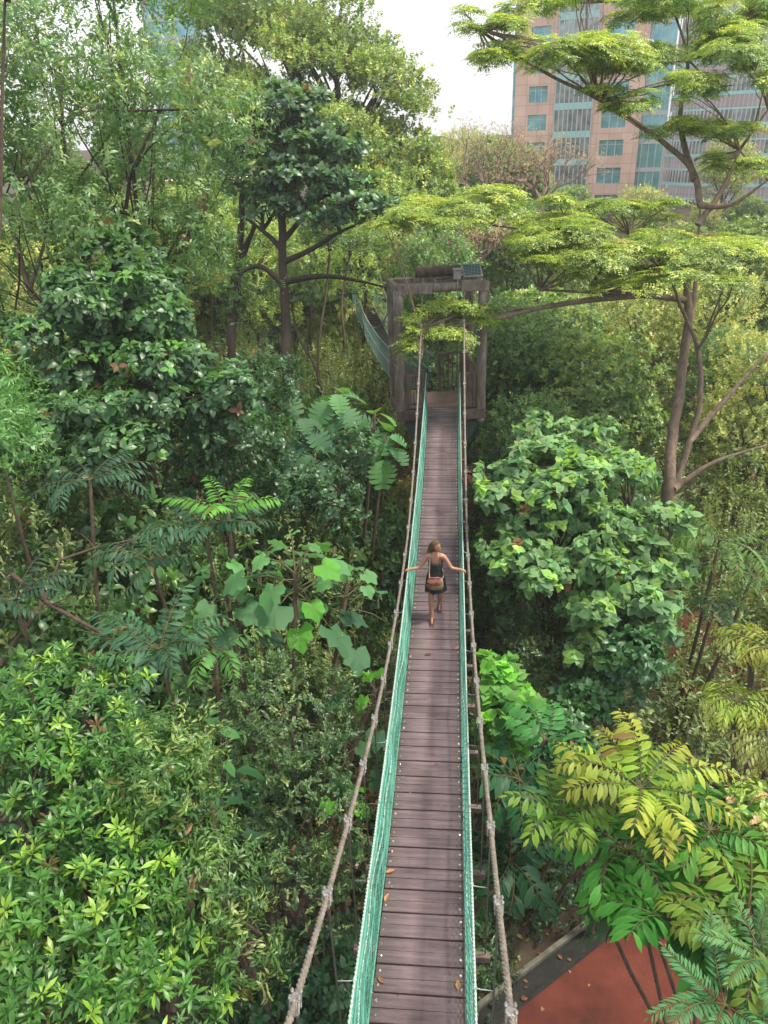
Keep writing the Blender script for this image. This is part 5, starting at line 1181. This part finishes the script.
# --- undergrowth nobody could count
def undergrowth(name, label, x0, x1, y0, y1, nb, szr, leafs, hr=(1., 3.2), rr=(.7, 1.6), dens=95, pal=None):
    L = Leaves(); pal = pal or [((.028, .075, .03), (.07, .165, .05)), ((.10, .055, .03), (.26, .16, .09)), ((.03, .08, .03), (.10, .20, .05)), ((.025, .07, .03), (.07, .17, .05)), ((.03, .08, .03), (.10, .20, .05)), ((.018, .055, .03), (.05, .13, .05)), ((.05, .10, .03), (.17, .25, .07)), ((.03, .09, .04), (.09, .22, .08))]
    for i in range(nb):
        for _ in range(20):
            x = random.uniform(x0, x1); y = random.uniform(y0, y1)
            if pathdist(x, y)[0] > 3.0: break
        else: continue
        if pathdist(x, y)[0] < 2.8: continue
        r = random.uniform(*rr); h = random.uniform(*hr); pd = pathdist(x, y)[0]; h = min(h, .6+(pd-2.6)*1.0)
        if abs(x-DX) < r+1.1: h = min(h, 3.5)
        z = gz1(x, y); dk, lt = random.choice(pal); lf = random.choice(leafs)
        m = int(dens*r*r*(1+h*.25)); dv = rand_dirs(m); dv[:, 2] = np.abs(dv[:, 2])*1.0-.12
        rad = np.array([r, r, max(h, .5)]); P = np.array([x, y, z+.05])+dv*rad*(rng.uniform(.8, 1.06, m)*(1+.15*wob(dv*3, 1.7, i)))[:, None]
        P[:, 2] = np.maximum(P[:, 2], z+.05); D = nrm(dv+np.array([0, 0, .6])+rand_dirs(m)*.4); s = random.uniform(*szr)
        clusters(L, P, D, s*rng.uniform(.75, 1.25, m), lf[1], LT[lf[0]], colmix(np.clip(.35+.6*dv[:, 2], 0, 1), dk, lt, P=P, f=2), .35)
    # ground cover right on the soil
    m = int((x1-x0)*(y1-y0)*6); P = np.stack([rng.uniform(x0, x1, m), rng.uniform(y0, y1, m), np.zeros(m)], 1); P = P[pathdist(P[:, 0], P[:, 1]) > 2.5]; P[:, 2] = gz(P[:, 0], P[:, 1])+.04
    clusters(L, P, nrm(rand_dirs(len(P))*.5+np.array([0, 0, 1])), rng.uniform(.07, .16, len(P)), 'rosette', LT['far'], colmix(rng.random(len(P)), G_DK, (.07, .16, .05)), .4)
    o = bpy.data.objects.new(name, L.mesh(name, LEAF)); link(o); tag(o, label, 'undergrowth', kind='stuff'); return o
undergrowth('undergrowth', 'dense mixed undergrowth on the slope left of the footbridge', -22, -1, 3, 26, 210, (.09, .17), [('ellip', 'twig'), ('broad', 'rosette'), ('far', 'twig'), ('broad', 'twig')], hr=(1.5, 4.2))
undergrowth('undergrowth', 'dense mixed undergrowth on the level ground right of the footbridge', -1, 20, 5, 26, 170, (.09, .17), [('ellip', 'twig'), ('broad', 'rosette'), ('far', 'twig'), ('broad', 'twig')], hr=(1.2, 3.4))
undergrowth('undergrowth', 'undergrowth filling the ground behind the portal among the trunks', -30, 30, 26, 60, 330, (.16, .26), [('far', 'twig'), ('farb', 'rosette')], hr=(1.5, 4.5), rr=(1.2, 2.6), dens=42,
            pal=[((.06, .12, .04), (.20, .29, .08)), ((.10, .16, .045), (.32, .37, .10)), ((.04, .10, .04), (.14, .25, .08)), ((.12, .18, .06), (.36, .40, .16))])

# slim trunks and bright saplings that fill the hollow behind the portal on the left
for q, lab in (([(262, 400, 33), (258, 330, 33), (262, 262, 33)], 'slim dark trunk just left of the dark-crowned tree, far back'), ([(308, 380, 35), (312, 300, 35), (306, 235, 35)], 'slim straight trunk far behind, right of the dark-crowned trunk'), ([(362, 380, 34), (366, 300, 34), (358, 240, 34)], 'slim trunk far behind beside the second footbridge'),
               ([(215, 370, 34), (212, 300, 34), (220, 230, 34)], 'slim trunk far behind the left end of the cone-shaped tree'), ([(182, 380, 30), (176, 300, 30), (186, 225, 30)], 'slim leaning trunk rising behind the cone-shaped dark tree')):
    x_q = [(q[-1][0]+random.uniform(-16, 16), q[-1][1]-18+24*i, q[-1][2]+random.uniform(-1, 1), 24, 13) for i in range(4)]
    stem_tree('slender_tree', lab, [q], BARKD, .10, lobes_px(x_q), 650, leaf='far', tpl='twig', size=.19, dark=(.11, .20, .05), light=(.30, .40, .09), gap=.75, lr=.04)
L = Leaves(); m = 5200; P = np.stack([rng.uniform(-9, 14, m), rng.uniform(3, 28, m), np.zeros(m)], 1); dd = pathdist(P[:, 0], P[:, 1]); keep = (dd > 1.6) | (rng.random(m) < .16*(.4+.6*(dd > 1.0))); P = P[keep]; dd = dd[keep]
P[:, 2] = np.where(dd < 1.6, .036, gz(P[:, 0], P[:, 1])+.05); N = len(P); Yd = rand_dirs(N); Yd[:, 2] *= .12; Nn = rand_dirs(N)*.25+np.array([0, 0, 1]); cc = np.array([(.22, .12, .05), (.34, .20, .09), (.13, .07, .04), (.30, .24, .08), (.26, .09, .05)])[rng.integers(0, 5, N)]*rng.uniform(.6, 1.2, (N, 1))
L.add(LT['broad'], P, basis(Yd, Nn), rng.uniform(.06, .15, N), cc); o = link(bpy.data.objects.new('leaf_litter', L.mesh('leaf_litter', LEAFM))); tag(o, 'dry brown leaf litter scattered over the soil and the red path', 'leaf litter', kind='stuff')

m = 150; y_ = rng.uniform(1.5, 21.3, m); sx_ = np.where(rng.random(m) < .5, -1, 1)*np.where(rng.random(m) < .7, rng.uniform(.36, .44, m), rng.uniform(0, .36, m)); P = np.stack([DX+sx_, y_, np.array([dz(q) for q in y_])+.006], 1)
Yd = rand_dirs(m); Yd[:, 2] = 0; L = Leaves(False); L.add(LT['far'], P, basis(Yd, rand_dirs(m)*.15+np.array([0, 0, 1])), rng.uniform(.012, .045, m), np.array([(.2, .12, .06), (.10, .06, .04), (.34, .24, .13)])[rng.integers(0, 3, m)])
tag(link(bpy.data.objects.new('deck_debris', L.mesh('deck_debris', LEAFM))), 'tiny leaf crumbs and debris gathered along the deck edges', 'leaf litter', kind='stuff')
# ---------------------------------------------------------------- thin haze in the air
hm = bpy.data.materials.new('haze'); hm.use_nodes = True; t = hm.node_tree; t.nodes.clear()
vs_ = t.nodes.new('ShaderNodeVolumeScatter'); vs_.inputs['Density'].default_value = .0008; vs_.inputs['Color'].default_value = (.95, .98, 1, 1); vs_.inputs['Anisotropy'].default_value = .2
ot = t.nodes.new('ShaderNodeOutputMaterial'); t.links.new(vs_.outputs[0], ot.inputs['Volume'])
bm = bmesh.new(); box(bm, (0, 55, 30), (240, 150, 60)); o = obj_bm('haze', bm, hm); tag(o, kind='structure')
